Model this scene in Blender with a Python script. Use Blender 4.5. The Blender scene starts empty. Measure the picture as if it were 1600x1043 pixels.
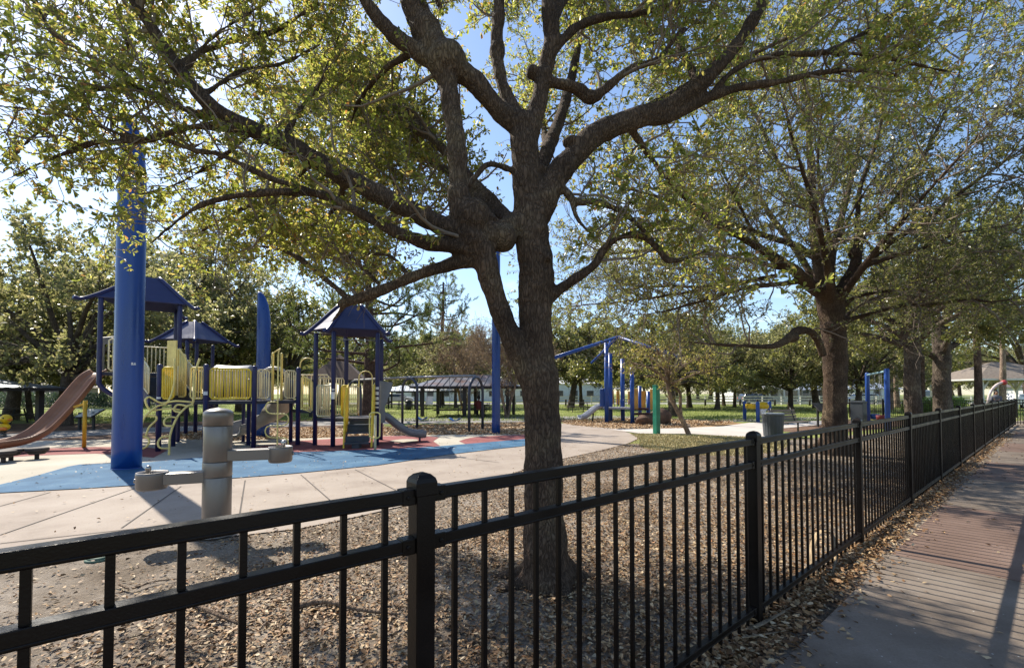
import bpy, math, random
import numpy as np
from mathutils import Vector, Matrix
rng = np.random.default_rng(11); random.seed(11)
D = bpy.data; S = bpy.context.scene; COL = S.collection
R = math.radians
# ------------------------------------------------------------------ camera model (measured from the photograph)
F, CX, CY, EYE, PITCH = 700.0, 800.0, 521.5, 1.5, R(1.5)
SHIFT = 92.5 - F * math.tan(PITCH)
def ray(px, py):
    a = (px - CX) / F; b = -(py - CY - SHIFT) / F
    c, s = math.cos(PITCH), math.sin(PITCH)
    return Vector((a, c - b * s, s + b * c))
def G(px, py, z=0.0):
    r = ray(px, py); t = (z - EYE) / r.z
    return Vector((r.x * t, r.y * t, z))
def P(px, py, d):
    r = ray(px, py); t = d / r.y
    return Vector((r.x * t, d, EYE + r.z * t))
def at(px, d, z=0.0):
    """point at viewing column px (measured at eye level), distance d, height z"""
    return Vector(((px - CX) / F * d, d, z))
cam = D.cameras.new('camera'); cam.sensor_width = 36; cam.lens = F / 1600 * 36
cam.shift_y = SHIFT / 1600; cam.clip_end = 2000; cam.clip_start = .05
co = D.objects.new('camera', cam); COL.objects.link(co)
co.location = (0, 0, EYE); co.rotation_euler = (math.pi / 2 + PITCH, 0, 0)
S.camera = co

# ------------------------------------------------------------------ objects
WL = {}
def tag(o, label=None, cat=None, group=None, kind=None):
    if label: o['label'] = label
    if cat: o['category'] = cat
    if group: o['group'] = group
    if kind: o['kind'] = kind
    return o
def link(o, parent=None):
    COL.objects.link(o)
    if parent is not None:
        o.parent = parent
        o.location = -WL.get(parent.name, Vector((0, 0, 0)))
    WL[o.name] = Vector((0, 0, 0))
    return o
def thing(name, label, cat, loc=(0, 0, 0), group=None):
    o = D.objects.new(name, None); COL.objects.link(o)
    o.empty_display_size = .2
    o.location = loc; WL[o.name] = Vector(loc)
    return tag(o, label, cat, group)
def copy_tree(o, parent=None):
    c = o.copy(); COL.objects.link(c)
    if parent is not None: c.parent = parent
    for ch in list(o.children): copy_tree(ch, c)
    return c

class MB:
    def __init__(s): s.v = []; s.f = []; s.sm = []
    def add(s, vs, fs, smooth=False):
        k = len(s.v); s.v += [tuple(x) for x in vs]
        for f in fs: s.f.append(tuple(i + k for i in f)); s.sm.append(smooth)
        return s
    def box(s, c, size, rz=0.0, M=None):
        x, y, z = [q / 2 for q in size]
        if M is None: M = Matrix.Rotation(rz, 3, 'Z')
        c = Vector(c)
        vs = [c + M @ Vector((sx * x, sy * y, sz * z)) for sz in (-1, 1) for sx, sy in ((-1, -1), (1, -1), (1, 1), (-1, 1))]
        return s.add(vs, [(3, 2, 1, 0), (4, 5, 6, 7), (0, 1, 5, 4), (1, 2, 6, 5), (2, 3, 7, 6), (3, 0, 4, 7)])
    def bar(s, p0, p1, w, h, up=(0, 0, 1)):
        p0, p1 = Vector(p0), Vector(p1); d = (p1 - p0); L = d.length
        if L < 1e-6: return s
        d /= L; u = Vector(up)
        sd = d.cross(u)
        if sd.length < 1e-4: sd = d.cross(Vector((0, 1, 0)))
        sd.normalize(); u = sd.cross(d)
        M = Matrix((sd, d, u)).transposed()
        return s.box((p0 + p1) / 2, (w, L, h), M=M)
    def tube(s, pts, r, n=8, cap=True, smooth=True, flat=None):
        pts = [Vector(p) for p in pts]; m = len(pts)
        rs = [r] * m if isinstance(r, (int, float)) else list(r)
        k = len(s.v); prev = None
        for i, p in enumerate(pts):
            t = (pts[min(i + 1, m - 1)] - pts[max(i - 1, 0)])
            t = t.normalized() if t.length > 1e-9 else Vector((0, 0, 1))
            if prev is None:
                a = Vector((0, 0, 1)) if abs(t.z) < .9 else Vector((1, 0, 0))
                x = t.cross(a).normalized()
            else:
                x = (prev - t * prev.dot(t)).normalized()
            prev = x; y = t.cross(x)
            for j in range(n):
                an = 2 * math.pi * (j + .5) / n
                s.v.append(tuple(p + (x * math.cos(an) + y * math.sin(an)) * rs[i]))
        for i in range(m - 1):
            for j in range(n):
                j2 = (j + 1) % n
                s.f.append((k + i * n + j, k + i * n + j2, k + (i + 1) * n + j2, k + (i + 1) * n + j)); s.sm.append(smooth)
        if cap:
            s.f.append(tuple(k + j for j in reversed(range(n)))); s.sm.append(False)
            s.f.append(tuple(k + (m - 1) * n + j for j in range(n))); s.sm.append(False)
        return s
    def lathe(s, prof, c=(0, 0, 0), n=24, smooth=True, sx=1., sy=1.):
        c = Vector(c); k = len(s.v); m = len(prof)
        for r, z in prof:
            for j in range(n):
                a = 2 * math.pi * j / n
                s.v.append((c.x + r * math.cos(a) * sx, c.y + r * math.sin(a) * sy, c.z + z))
        for i in range(m - 1):
            for j in range(n):
                j2 = (j + 1) % n
                s.f.append((k + i * n + j, k + i * n + j2, k + (i + 1) * n + j2, k + (i + 1) * n + j)); s.sm.append(smooth)
        s.f.append(tuple(k + j for j in reversed(range(n)))); s.sm.append(False)
        s.f.append(tuple(k + (m - 1) * n + j for j in range(n))); s.sm.append(False)
        return s
    def prism(s, poly, z0, z1):
        n = len(poly)
        a = sum(poly[i][0] * poly[(i + 1) % n][1] - poly[(i + 1) % n][0] * poly[i][1] for i in range(n))
        if a < 0: poly = list(reversed(poly))
        vs = [(p[0], p[1], z0) for p in poly] + [(p[0], p[1], z1) for p in poly]
        fs = [tuple(reversed(range(n))), tuple(range(n, 2 * n))] + [(i, (i + 1) % n, n + (i + 1) % n, n + i) for i in range(n)]
        return s.add(vs, fs)
    def plate(s, poly3, th):
        """a closed plate from a 3D polygon, thickened along its normal"""
        poly3 = [Vector(p) for p in poly3]; n = len(poly3)
        nn = (poly3[1] - poly3[0]).cross(poly3[2] - poly3[0]).normalized() * th / 2
        vs = [p - nn for p in poly3] + [p + nn for p in poly3]
        fs = [tuple(reversed(range(n))), tuple(range(n, 2 * n))] + [(i, (i + 1) % n, n + (i + 1) % n, n + i) for i in range(n)]
        return s.add(vs, fs)
    def sphere(s, c, r, n=12, m=8, sc=(1, 1, 1)):
        c = Vector(c); k = len(s.v)
        prof = [(max(1e-4, math.sin(math.pi * i / m)), -math.cos(math.pi * i / m)) for i in range(m + 1)]
        for q, z in prof:
            for j in range(n):
                a = 2 * math.pi * j / n
                s.v.append((c.x + r * q * math.cos(a) * sc[0], c.y + r * q * math.sin(a) * sc[1], c.z + r * z * sc[2]))
        for i in range(m):
            for j in range(n):
                j2 = (j + 1) % n
                s.f.append((k + i * n + j, k + i * n + j2, k + (i + 1) * n + j2, k + (i + 1) * n + j)); s.sm.append(True)
        return s
    def build(s, name, m, parent=None, bevel=0.0, seg=2):
        me = D.meshes.new(name); me.from_pydata(s.v, [], s.f); me.validate()
        if len(me.polygons) == len(s.sm): me.polygons.foreach_set('use_smooth', s.sm)
        me.materials.append(m); me.update()
        o = D.objects.new(name, me); link(o, parent)
        if bevel:
            b = o.modifiers.new('bevel', 'BEVEL'); b.width = bevel; b.segments = seg; b.limit_method = 'ANGLE'; b.angle_limit = R(40)
            b.harden_normals = False
        return o

def mesh_np(name, verts, faces, m, parent=None, smooth=False):
    verts = np.asarray(verts, dtype=np.float32); faces = np.asarray(faces, dtype=np.int32)
    me = D.meshes.new(name); n, k = faces.shape
    me.vertices.add(len(verts)); me.vertices.foreach_set('co', verts.ravel())
    me.loops.add(n * k); me.loops.foreach_set('vertex_index', faces.ravel())
    me.polygons.add(n); me.polygons.foreach_set('loop_start', np.arange(0, n * k, k, dtype=np.int32))
    me.polygons.foreach_set('loop_total', np.full(n, k, dtype=np.int32))
    if smooth: me.polygons.foreach_set('use_smooth', np.ones(n, dtype=bool))
    me.materials.append(m); me.update(calc_edges=True)
    o = D.objects.new(name, me); link(o, parent)
    return o

def catmull(pts, n=4):
    P_ = np.asarray(pts, dtype=float); m = len(P_)
    if m < 3: 
        ts = np.linspace(0, 1, n + 1)[:, None]; return P_[0] * (1 - ts) + P_[-1] * ts
    out = []
    for i in range(m - 1):
        p0 = P_[max(i - 1, 0)]; p1 = P_[i]; p2 = P_[i + 1]; p3 = P_[min(i + 2, m - 1)]
        for k in range(n):
            t = k / n
            out.append(.5 * ((2 * p1) + (-p0 + p2) * t + (2 * p0 - 5 * p1 + 4 * p2 - p3) * t * t + (-p0 + 3 * p1 - 3 * p2 + p3) * t ** 3))
    out.append(P_[-1])
    return np.array(out)

# ------------------------------------------------------------------ materials
MATS = {}
def newmat(name):
    m = D.materials.new(name); m.use_nodes = True
    nt = m.node_tree; nt.nodes.clear()
    out = nt.nodes.new('ShaderNodeOutputMaterial')
    return m, nt, out
def nd(nt, t, **kw):
    n = nt.nodes.new(t)
    for k, v in kw.items(): setattr(n, k, v)
    return n
def ramp(nt, stops, interp='LINEAR'):
    r = nd(nt, 'ShaderNodeValToRGB'); e = r.color_ramp.elements; r.color_ramp.interpolation = interp
    while len(e) < len(stops): e.new(.5)
    for q, (p, c) in zip(e, stops): q.position = p; q.color = (c[0], c[1], c[2], 1)
    return r
def mat(name, col, rough=.55, metal=0., var=.18, vs=2.5, bump=.0, bs=60., spec=.4, fine=.08, fs=40., scale=(1, 1, 1), col2=None):
    """painted / plain material: two octaves of colour variation, uneven gloss, optional bump"""
    if name in MATS: return MATS[name]
    m, nt, out = newmat(name); L = nt.links.new
    tc = nd(nt, 'ShaderNodeTexCoord'); mp = nd(nt, 'ShaderNodeMapping'); mp.inputs['Scale'].default_value = scale
    L(tc.outputs['Object'], mp.inputs['Vector'])
    n1 = nd(nt, 'ShaderNodeTexNoise'); n1.inputs['Scale'].default_value = vs; n1.inputs['Detail'].default_value = 6
    n2 = nd(nt, 'ShaderNodeTexNoise'); n2.inputs['Scale'].default_value = fs; n2.inputs['Detail'].default_value = 4
    for n in (n1, n2): L(mp.outputs['Vector'], n.inputs['Vector'])
    c2 = col2 or tuple(min(1, c * (1 + var)) for c in col); c1 = tuple(c * (1 - var) for c in col)
    r1 = ramp(nt, [(.32, c1), (.68, c2)]); L(n1.outputs['Fac'], r1.inputs['Fac'])
    r2 = ramp(nt, [(.3, (1 - fine * 2,) * 3), (.7, (1,) * 3)]); L(n2.outputs['Fac'], r2.inputs['Fac'])
    mx = nd(nt, 'ShaderNodeMix', data_type='RGBA', blend_type='MULTIPLY'); mx.inputs['Factor'].default_value = 1
    L(r1.outputs['Color'], mx.inputs['A']); L(r2.outputs['Color'], mx.inputs['B'])
    b = nd(nt, 'ShaderNodeBsdfPrincipled'); L(mx.outputs['Result'], b.inputs['Base Color'])
    b.inputs['Metallic'].default_value = metal; b.inputs['Specular IOR Level'].default_value = spec
    mr = nd(nt, 'ShaderNodeMapRange'); mr.inputs['From Min'].default_value = .3; mr.inputs['From Max'].default_value = .7
    mr.inputs['To Min'].default_value = max(.03, rough - .1); mr.inputs['To Max'].default_value = min(1, rough + .1)
    L(n1.outputs['Fac'], mr.inputs['Value']); L(mr.outputs['Result'], b.inputs['Roughness'])
    if bump:
        n3 = nd(nt, 'ShaderNodeTexNoise'); n3.inputs['Scale'].default_value = bs; n3.inputs['Detail'].default_value = 5
        L(mp.outputs['Vector'], n3.inputs['Vector'])
        bp = nd(nt, 'ShaderNodeBump'); bp.inputs['Strength'].default_value = min(1, bump); bp.inputs['Distance'].default_value = .01
        L(n3.outputs['Fac'], bp.inputs['Height']); L(bp.outputs['Normal'], b.inputs['Normal'])
    L(b.outputs['BSDF'], out.inputs['Surface'])
    MATS[name] = m; return m
def island_mat(name, stops, rough=.5, trans=None, spec=.4, tw=.4):
    """many small pieces (leaves, chips): colour per piece; optional light coming through"""
    if name in MATS: return MATS[name]
    m, nt, out = newmat(name); L = nt.links.new
    g = nd(nt, 'ShaderNodeNewGeometry'); r = ramp(nt, stops); L(g.outputs['Random Per Island'], r.inputs['Fac'])
    b = nd(nt, 'ShaderNodeBsdfPrincipled'); L(r.outputs['Color'], b.inputs['Base Color'])
    b.inputs['Roughness'].default_value = rough; b.inputs['Specular IOR Level'].default_value = spec
    if trans:
        r2 = ramp(nt, trans); L(g.outputs['Random Per Island'], r2.inputs['Fac'])
        t = nd(nt, 'ShaderNodeBsdfTranslucent'); L(r2.outputs['Color'], t.inputs['Color'])
        mx = nd(nt, 'ShaderNodeMixShader'); mx.inputs['Fac'].default_value = tw
        L(b.outputs['BSDF'], mx.inputs[1]); L(t.outputs['BSDF'], mx.inputs[2]); L(mx.outputs['Shader'], out.inputs['Surface'])
    else:
        L(b.outputs['BSDF'], out.inputs['Surface'])
    MATS[name] = m; return m
def bark_mat(name, dark, light, scale=26., zs=.3, strength=.9, dist=.02):
    if name in MATS: return MATS[name]
    m, nt, out = newmat(name); L = nt.links.new
    tc = nd(nt, 'ShaderNodeTexCoord'); mp = nd(nt, 'ShaderNodeMapping'); mp.inputs['Scale'].default_value = (1, 1, zs)
    L(tc.outputs['Object'], mp.inputs['Vector'])
    n0 = nd(nt, 'ShaderNodeTexNoise'); n0.inputs['Scale'].default_value = scale * .5; n0.inputs['Detail'].default_value = 3
    L(mp.outputs['Vector'], n0.inputs['Vector'])
    ad = nd(nt, 'ShaderNodeMix', data_type='VECTOR'); ad.inputs['Factor'].default_value = .09
    L(mp.outputs['Vector'], ad.inputs['A']); L(n0.outputs['Color'], ad.inputs['B'])
    v = nd(nt, 'ShaderNodeTexVoronoi', feature='DISTANCE_TO_EDGE'); v.inputs['Scale'].default_value = scale; L(ad.outputs['Result'], v.inputs['Vector'])
    n = nd(nt, 'ShaderNodeTexNoise'); n.inputs['Scale'].default_value = scale * 1.6; n.inputs['Detail'].default_value = 8; n.inputs['Roughness'].default_value = .65
    L(mp.outputs['Vector'], n.inputs['Vector'])
    rv = ramp(nt, [(.0, (0, 0, 0)), (.10, (.45, .45, .45)), (.34, (1, 1, 1))]); L(v.outputs['Distance'], rv.inputs['Fac'])
    h = nd(nt, 'ShaderNodeMath', operation='MULTIPLY_ADD'); h.inputs[1].default_value = .62
    L(rv.outputs['Color'], h.inputs[0]); L(n.outputs['Fac'], h.inputs[2])
    big = nd(nt, 'ShaderNodeTexNoise'); big.inputs['Scale'].default_value = 2.5; big.inputs['Detail'].default_value = 5; L(tc.outputs['Object'], big.inputs['Vector'])
    rc = ramp(nt, [(.25, dark), (.95, light)]); 
    hm = nd(nt, 'ShaderNodeMath', operation='MULTIPLY'); hm.inputs[1].default_value = .66; L(h.outputs[0], hm.inputs[0]); L(hm.outputs[0], rc.inputs['Fac'])
    rb = ramp(nt, [(.32, (.62, .60, .58)), (.55, (1.05, 1.03, .98)), (.70, (1.5, 1.6, 1.4))]); L(big.outputs['Fac'], rb.inputs['Fac'])
    mx = nd(nt, 'ShaderNodeMix', data_type='RGBA', blend_type='MULTIPLY'); mx.inputs['Factor'].default_value = 1
    L(rc.outputs['Color'], mx.inputs['A']); L(rb.outputs['Color'], mx.inputs['B'])
    b = nd(nt, 'ShaderNodeBsdfPrincipled'); b.inputs['Roughness'].default_value = .9; b.inputs['Specular IOR Level'].default_value = .2
    L(mx.outputs['Result'], b.inputs['Base Color'])
    bp = nd(nt, 'ShaderNodeBump'); bp.inputs['Strength'].default_value = strength; bp.inputs['Distance'].default_value = dist
    L(h.outputs[0], bp.inputs['Height']); L(bp.outputs['Normal'], b.inputs['Normal'])
    L(b.outputs['BSDF'], out.inputs['Surface'])
    MATS[name] = m; return m
def ground_mat(name, stops, scale=1.2, fine=30., bump=.5, rough=.95, bd=.02, fstops=None, speck=None):
    """soil, concrete, rubber: large patches times fine grain, optional dark/light specks"""
    if name in MATS: return MATS[name]
    m, nt, out = newmat(name); L = nt.links.new
    tc = nd(nt, 'ShaderNodeTexCoord')
    n1 = nd(nt, 'ShaderNodeTexNoise'); n1.inputs['Scale'].default_value = scale; n1.inputs['Detail'].default_value = 9; n1.inputs['Roughness'].default_value = .62
    n2 = nd(nt, 'ShaderNodeTexNoise'); n2.inputs['Scale'].default_value = fine; n2.inputs['Detail'].default_value = 8; n2.inputs['Roughness'].default_value = .7
    for n in (n1, n2): L(tc.outputs['Object'], n.inputs['Vector'])
    r1 = ramp(nt, stops); L(n1.outputs['Fac'], r1.inputs['Fac'])
    r2 = ramp(nt, fstops or [(.3, (.6, .6, .6)), (.65, (1.1, 1.1, 1.1))]); L(n2.outputs['Fac'], r2.inputs['Fac'])
    mx = nd(nt, 'ShaderNodeMix', data_type='RGBA', blend_type='MULTIPLY'); mx.inputs['Factor'].default_value = 1
    L(r1.outputs['Color'], mx.inputs['A']); L(r2.outputs['Color'], mx.inputs['B'])
    res = mx.outputs['Result']
    if speck:
        v = nd(nt, 'ShaderNodeTexVoronoi'); v.inputs['Scale'].default_value = speck[0]; L(tc.outputs['Object'], v.inputs['Vector'])
        rs = ramp(nt, [(speck[1], (1, 1, 1)), (speck[1] + .03, (0, 0, 0))]); L(v.outputs['Distance'], rs.inputs['Fac'])
        m2 = nd(nt, 'ShaderNodeMix', data_type='RGBA'); L(rs.outputs['Color'], m2.inputs['Factor']); L(res, m2.inputs['A']); m2.inputs['B'].default_value = (*speck[2], 1)
        res = m2.outputs['Result']
    b = nd(nt, 'ShaderNodeBsdfPrincipled'); b.inputs['Roughness'].default_value = rough; b.inputs['Specular IOR Level'].default_value = .25
    L(res, b.inputs['Base Color'])
    bp = nd(nt, 'ShaderNodeBump'); bp.inputs['Strength'].default_value = bump; bp.inputs['Distance'].default_value = bd
    L(n2.outputs['Fac'], bp.inputs['Height']); L(bp.outputs['Normal'], b.inputs['Normal'])
    L(b.outputs['BSDF'], out.inputs['Surface'])
    MATS[name] = m; return m

# ------------------------------------------------------------------ light
SUN_AZ = Vector((-.735, .678, 0)).normalized()      # horizontal direction towards the sun
SUN_EL = R(44.5)
w = D.worlds.new('World'); S.world = w; w.use_nodes = True
nt = w.node_tree; nt.nodes.clear(); L = nt.links.new
wo = nd(nt, 'ShaderNodeOutputWorld'); bg = nd(nt, 'ShaderNodeBackground')
sky = nd(nt, 'ShaderNodeTexSky', sky_type='NISHITA'); sky.sun_disc = False
sky.sun_elevation = SUN_EL; sky.sun_rotation = math.atan2(SUN_AZ.x, SUN_AZ.y)
sky.air_density = 1.0; sky.dust_density = .45; sky.ozone_density = 2.2
tc = nd(nt, 'ShaderNodeTexCoord'); mp = nd(nt, 'ShaderNodeMapping'); mp.inputs['Scale'].default_value = (1, 1, 3.2); mp.inputs['Location'].default_value = (.45, .2, .35)
L(tc.outputs['Generated'], mp.inputs['Vector'])
cn = nd(nt, 'ShaderNodeTexNoise'); cn.inputs['Scale'].default_value = 2.1; cn.inputs['Detail'].default_value = 9; cn.inputs['Roughness'].default_value = .58
L(mp.outputs['Vector'], cn.inputs['Vector'])
cr = ramp(nt, [(.58, (0, 0, 0)), (.86, (1, 1, 1))]); L(cn.outputs['Fac'], cr.inputs['Fac'])
mx = nd(nt, 'ShaderNodeMix', data_type='RGBA'); L(cr.outputs['Color'], mx.inputs['Factor'])
L(sky.outputs['Color'], mx.inputs['A']); mx.inputs['B'].default_value = (9.0, 9.2, 9.6, 1)
L(mx.outputs['Result'], bg.inputs['Color']); bg.inputs['Strength'].default_value = .125
L(bg.outputs['Background'], wo.inputs['Surface'])
sl = D.lights.new('sun', 'SUN'); sl.energy = 4.8; sl.angle = R(.53); sl.color = (1, .925, .80)
so = D.objects.new('sun', sl); COL.objects.link(so)
sd = (SUN_AZ * math.cos(SUN_EL) + Vector((0, 0, math.sin(SUN_EL))))
so.rotation_euler = sd.to_track_quat('Z', 'Y').to_euler()
S.view_settings.view_transform = 'Standard'; S.view_settings.look = 'None'; S.view_settings.gamma = 1
S.view_settings.exposure = .84
S.render.engine = 'CYCLES'; S.cycles.max_bounces = 8; S.cycles.diffuse_bounces = 6; S.cycles.glossy_bounces = 3
S.cycles.transmission_bounces = 4; S.cycles.caustics_reflective = False; S.cycles.caustics_refractive = False
# ------------------------------------------------------------------ ground
U = Vector((.772, .636, 0)); N_ = Vector((.636, -.772, 0)); F0 = Vector((-.28, 1.40, 0))
def FP(t, off=0., z=0.):
    p = F0 + U * t + N_ * off; return Vector((p.x, p.y, z))
def fence_t(p): q = Vector((p[0], p[1], 0)) - F0; return q.dot(U), q.dot(N_)
def sheet(name, pts, z, m, dens=0, th=0.0):
    """a flat sheet on the ground; pts are world xy"""
    pts = [(p[0], p[1]) for p in pts]; n = len(pts)
    a = sum(pts[i][0] * pts[(i + 1) % n][1] - pts[(i + 1) % n][0] * pts[i][1] for i in range(n))
    if a < 0: pts.reverse()
    mb = MB(); mb.add([(x, y, z) for x, y in pts], [tuple(range(n))])
    o = mb.build(name, m); o['kind'] = 'structure'; return o
def pix(pts, smooth=0):
    q = [G(x, y) for x, y in pts]
    if smooth:
        q = [Vector(v) for v in catmull([tuple(p) for p in q] + [tuple(q[0])], smooth)[:-1]]
    return q
m_lawn = ground_mat('lawn_soil', [(.3, (.16, .19, .045)), (.5, (.23, .265, .07)), (.62, (.29, .30, .10)), (.75, (.33, .29, .14))], .35, 14, .8, bd=.04)
m_sand = ground_mat('sandy_soil', [(.28, (.105, .074, .05)), (.42, (.21, .165, .122)), (.60, (.35, .295, .24)), (.8, (.46, .41, .355))], 1.1, 42, .9, bd=.03)
m_conc = ground_mat('plaza_concrete', [(.25, (.215, .17, .138)), (.48, (.32, .265, .22)), (.75, (.38, .322, .272))], 1.1, 55, .25, .85, bd=.004,
                    fstops=[(.3, (.86, .86, .86)), (.65, (1.03, 1.03, 1.03))], speck=(9, .035, (.12, .10, .08)))
m_path = ground_mat('path_concrete', [(.3, (.44, .40, .36)), (.7, (.55, .51, .47))], .7, 40, .25, .9, bd=.004, fstops=[(.3, (.85,) * 3), (.65, (1.03,) * 3)])
m_asph = ground_mat('worn_path', [(.3, (.20, .19, .18)), (.7, (.33, .31, .29))], .6, 40, .4, .9, bd=.006)
m_blue = ground_mat('blue_rubber', [(.25, (.022, .078, .145)), (.5, (.038, .118, .215)), (.72, (.09, .185, .275))], 1.6, 90, .5, .85, bd=.006, fstops=[(.3, (.75,) * 3), (.65, (1.08,) * 3)], speck=(5, .03, (.3, .36, .42)))
m_red = ground_mat('red_rubber', [(.3, (.20, .06, .058)), (.7, (.29, .10, .095))], .9, 90, .5, .9, bd=.006, fstops=[(.3, (.75,) * 3), (.65, (1.08,) * 3)])
m_tan = ground_mat('tan_rubber', [(.3, (.37, .33, .26)), (.7, (.50, .46, .38))], .7, 90, .5, .9, bd=.006, fstops=[(.3, (.75,) * 3), (.65, (1.08,) * 3)])
m_chip = ground_mat('woodchip_soil', [(.3, (.22, .12, .055)), (.5, (.38, .24, .12)), (.7, (.52, .36, .20))], 1.4, 22, 1., bd=.05, fstops=[(.3, (.45,) * 3), (.62, (1.15,) * 3)])
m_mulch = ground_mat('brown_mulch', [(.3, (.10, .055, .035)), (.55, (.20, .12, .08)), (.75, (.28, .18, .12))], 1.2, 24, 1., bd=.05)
m_dry = ground_mat('dry_grass_soil', [(.3, (.25, .21, .10)), (.55, (.40, .34, .18)), (.75, (.50, .43, .26))], 1.3, 35, .9, bd=.03)
m_walkg = ground_mat('walk_concrete', [(.3, (.125, .097, .074)), (.55, (.19, .152, .12)), (.75, (.25, .208, .17))], 1.6, 70, .35, .85, bd=.004, fstops=[(.3, (.8,) * 3), (.65, (1.06,) * 3)], speck=(14, .05, (.42, .40, .37)))
m_walkr = ground_mat('walk_red_concrete', [(.3, (.125, .080, .060)), (.55, (.175, .116, .09)), (.75, (.22, .155, .124))], 1.6, 70, .35, .85, bd=.004, fstops=[(.3, (.8,) * 3), (.65, (1.06,) * 3)])
m_joint = mat('joint_dark', (.10, .085, .075), .95)

sheet('ground', [(-400, -60), (400, -60), (400, 900), (-400, 900)], 0, m_lawn)
sheet('sandy_bed', [(-16, -8), (-16, 5.5), (-6, 8), (0, 11), (3, 13.2), (8, 14), (13, 16.5), (20, 21), (26, 26), (38, 30), (44, 26), (14, -8)], .004, m_sand)
sheet('mulch_bed', pix([(1100, 664), (1190, 662), (1290, 656), (1420, 652), (1430, 662), (1300, 676), (1200, 672)], 3), .008, m_mulch)
sheet('dry_grass_patch', pix([(985, 678), (1160, 683), (1230, 690), (1210, 706), (1120, 712), (1040, 706), (1000, 698), (1000, 688)], 3), .008, m_dry)
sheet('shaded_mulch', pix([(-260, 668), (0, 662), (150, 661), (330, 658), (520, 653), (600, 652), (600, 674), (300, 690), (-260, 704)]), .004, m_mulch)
sheet('park_path', pix([(-200, 684), (20, 677), (150, 671), (400, 661), (600, 653.5), (815, 651), (960, 649), (1100, 655), (1290, 651), (1290, 655), (1100, 660), (960, 655), (815, 659), (600, 662), (400, 668), (150, 680), (20, 688), (-200, 700)]), .008, m_asph)
sheet('woodchip_bed', pix([(240, 682), (330, 671), (450, 668), (600, 668), (660, 664.5), (760, 661.5), (830, 660.5), (835, 684), (600, 690), (350, 700)]), .008, m_chip)
sheet('far_woodchip_bed', pix([(875, 657), (960, 653.5), (1060, 656), (1150, 660), (1160, 664), (1060, 669), (960, 671), (890, 664)], 3), .008, m_chip)
plaza = sheet('plaza', pix([(-420, 930), (0, 876), (200, 857), (340, 842), (469, 827), (560, 808), (640, 789), (720, 765), (800, 740), (880, 717), (940, 704), (980, 693.5), (996, 686), (994, 680), (975, 674), (930, 667), (880, 661.5), (790, 660.5), (730, 690), (500, 715), (0, 745), (-420, 770)]), .016, m_conc)
sheet('light_path', pix([(930, 667.5), (1000, 670.5), (1060, 669), (1130, 666), (1170, 660.5), (1290, 657), (1290, 663), (1205, 671), (1200, 684), (1160, 683), (1080, 678), (1000, 677.5), (975, 674)]), .020, m_path)
sheet('tan_rubber_surface', pix([(-300, 702), (0, 690), (160, 687.5), (250, 686), (400, 687), (470, 685.5), (600, 681), (716, 679.5), (850, 678), (850, 690), (600, 708), (420, 716), (200, 740), (0, 768), (-300, 800)]), .020, m_tan)
sheet('red_rubber_band', pix([(-300, 728), (0, 709), (40, 702), (150, 699), (232, 700), (262, 704), (240, 716), (150, 709.5), (60, 712.5), (0, 716), (-300, 740)]), .024, m_red)
sheet('red_rubber_field', pix([(352, 707), (395, 699), (440, 693.5), (470, 689), (597, 682), (655, 680.5), (686, 684), (677, 690), (690, 699), (609, 706), (496, 711), (400, 716), (345, 716)]), .024, m_red)
sheet('red_rubber_disc', pix([(717, 690), (735, 684.5), (770, 681.5), (815, 680), (870, 679.5), (870, 689), (815, 690), (770, 695), (735, 696)], 3), .024, m_red)
sheet('tan_rubber_disc', pix([(608, 689.5), (628, 687), (652, 687.5), (648, 691), (622, 692.5)], 3), .028, m_tan)
sheet('blue_rubber_surface', pix([(-300, 803), (0, 759), (60, 744), (106, 730.5), (124, 727), (172, 725.5), (221, 724.5), (316, 715.5), (440, 708), (496, 706.5), (609, 702.5), (680, 698.5), (759, 692), (815, 687), (862, 683), (872, 687), (815, 698), (777, 702), (702, 711), (590, 728), (460, 741), (359, 749), (224, 759), (138, 764.5), (0, 772), (-300, 795)]), .028, m_blue)
jm = MB()
for a, b in [((0, 835), (224, 757.5)), ((190, 824), (283, 759)), ((0, 790), (80, 768)), ((374, 806), (383, 749)), ((470, 741), (515, 780)), ((555, 733), (622, 767)), ((0, 848), (200, 826)), ((200, 826), (330, 812)), ((700, 712), (780, 722))]:
    p, q = G(*a, .021), G(*b, .021); d = (q - p).normalized(); s = Vector((-d.y, d.x, 0)) * .009
    jm.add([p - s, q - s, q + s, p + s], [(0, 1, 2, 3)])
o = jm.build('plaza_joint', m_joint); o['kind'] = 'structure'
# the footway along the fence: alternating grey and red stretches
OFF0, OFF1 = .27, 3.4
edges = [-7, -1.2, 1.75, 4.65, 7.55, 10.45, 13.35, 16.25, 19.15, 22.05, 24.95, 40]
for i in range(len(edges) - 1):
    t0, t1 = edges[i], edges[i + 1] - .012
    o = MB().prism([FP(t0, OFF0)[:2], FP(t0, OFF1)[:2], FP(t1, OFF1)[:2], FP(t1, OFF0)[:2]], -.05, .03).build('footway', m_walkr if i % 2 else m_walkg, bevel=.006)
    o['kind'] = 'structure'
sheet('road_beyond', [(-200, 62), (300, 62), (300, 70), (-200, 70)], .004, m_asph)

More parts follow.
